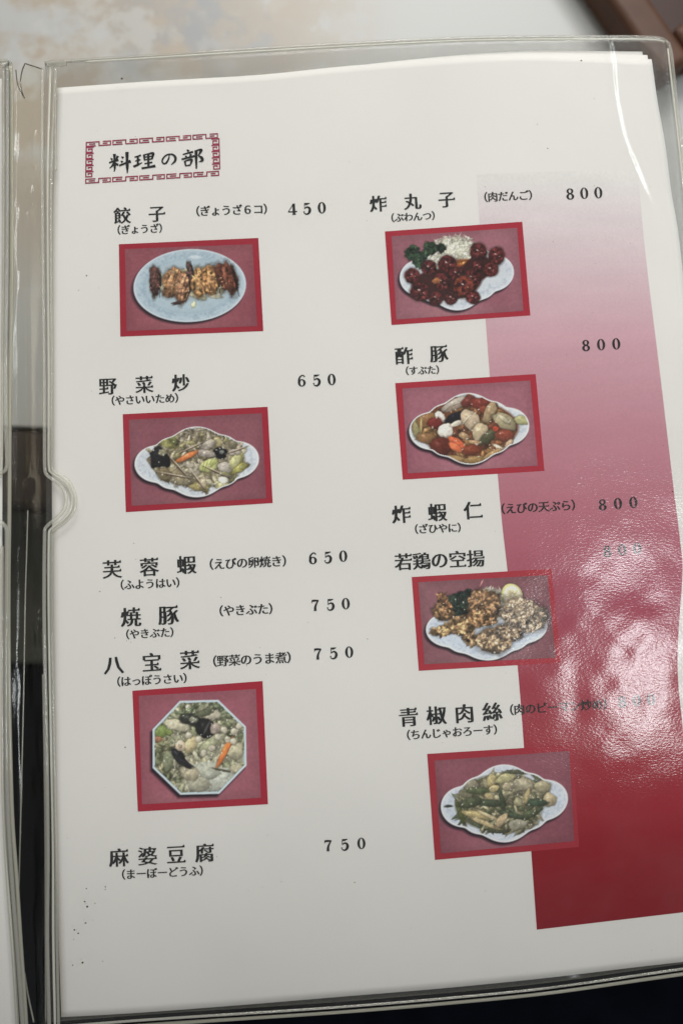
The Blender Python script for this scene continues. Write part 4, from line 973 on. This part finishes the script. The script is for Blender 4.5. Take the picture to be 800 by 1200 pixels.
bead([(a, b + 4) for a, b in L_TOP[:4]], 0.0035, M_bead, 40, 0.014, lsleeve)

# spine film joining the two sleeves (a part of the right sleeve)
G_TOP = [(14, 112), (20, 100), (24, 92), (29.5, 74.5), (38, 77), (51, 81)]
G_RIGHT = [(51, 81), (52, 300), (54, 560), (54, 720), (57, 900), (58, 1040), (58, 1210)]
G_LEFT = [(14, 112), (14, 300), (12, 600), (12, 760), (14, 900), (22, 1040), (33, 1215)]
G_BOT = [(33, 1215), (46, 1213), (58, 1210)]
PG = coons(G_TOP, G_RIGHT, G_BOT, G_LEFT, 40, 200)
gx, gy = PG[..., 0], PG[..., 1]
u = np.linspace(0, 1, 40)[None]
gz = -0.02 - 0.02 * np.sin(u * math.pi) + 0.007 * (vnoise(200, 40, 14, 12, 2) - .5)
for cx, cy, rx, ry, h in [(40.5, 170, 2.6, 14, .030), (36, 229, 3, 8, .026), (31, 256, 2, 8, .016), (44, 742, 3.2, 16, .045), (47, 770, 1.6, 12, .02), (34, 571, 4.5, 3.5, .022)]:
    gz = gz + h * np.exp(-((gx - cx) / rx) ** 2 - ((gy - cy) / ry) ** 2)
slab('spine_film', at(gx, gy, gz), 0.0015, M_spine, sleeve)
bead([(29.5, 74.5), (26, 84), (24.5, 96), (26, 106), (29, 115)], 0.0022, M_edge, 24, -0.04, sleeve, 'cut_edge')
bead([(29.5, 74.5), (38, 77), (50, 81)], 0.0022, M_edge, 24, -0.035, sleeve, 'cut_edge')
bead([(19, 82), (20.5, 96), (24, 106), (29, 115)], 0.0020, M_edge, 24, -0.045, sleeve, 'cut_edge')
bead([(33, 598), (31.5, 650), (30, 700), (28.5, 790), (27, 860), (25.5, 920), (24, 980), (22.5, 1040)], 0.0026, M_bead, 60, -0.03, sleeve, 'spine_fold')
bead([(29, 1140), (33, 1165), (40, 1198)], 0.003, M_bead, 20, -0.03, sleeve, 'spine_fold')
bead([(50.5, 790), (52.5, 900), (53.5, 1000), (54, 1200)], 0.0035, M_bead, 40, -0.01, sleeve, 'spine_fold')

# ------------------------------------------------------------------ specks of dirt on the film
V, fs = [], []; R_ = random.Random(4)
spots = [(145, 97, 1.5), (119.5, 693, .9), (104, 1038, 1.0), (102, 1053, 1.2), (105, 1059, 1.3), (126, 1036, .8), (126, 1039, .7), (103, 1078, 1.3), (90, 1086, 1.0), (94.5, 1090, 1.0), (99.5, 1124, 1.3), (88, 1127, .8),
         (114, 1055, .7), (104, 326, .9), (149, 874, 1.0), (678, 76, 1.3), (639, 178, .8), (627, 150, .6), (95, 343, .6), (159, 637, .7), (730, 1020, .7), (784, 577, .8), (137, 747, .6), (700, 930, .8), (330, 1030, .5), (415, 1031, .7), (110, 460, .5), (260, 700, .6), (430, 748, .8)]
for _ in range(150): spots.append((R_.uniform(75, 780), R_.uniform(100, 1150), R_.uniform(.2, .48)))
for x, y, r in spots:
    k = len(V); n = 6; a0 = R_.random() * 6; q = R_.uniform(.5, 1)
    c = at(np.array(x), np.array(y), 0.0); pxs = 0.00305 * r
    top = c + np.array([0, 0, 0.026]); V.append(top)
    for j in range(n):
        a = a0 + j * 6.283 / n; V.append(c + np.array([math.cos(a) * pxs, math.sin(a) * pxs * q, 0.023]))
    fs += [(k, k + 1 + j, k + 1 + (j + 1) % n) for j in range(n)] + [tuple(k + 1 + j for j in range(n))[::-1]]
tag(mesh('dirt_specks', V, fs, M_dirt), 'tiny dark specks of dirt scattered on the clear film over the page', 'dirt', None, 'stuff')
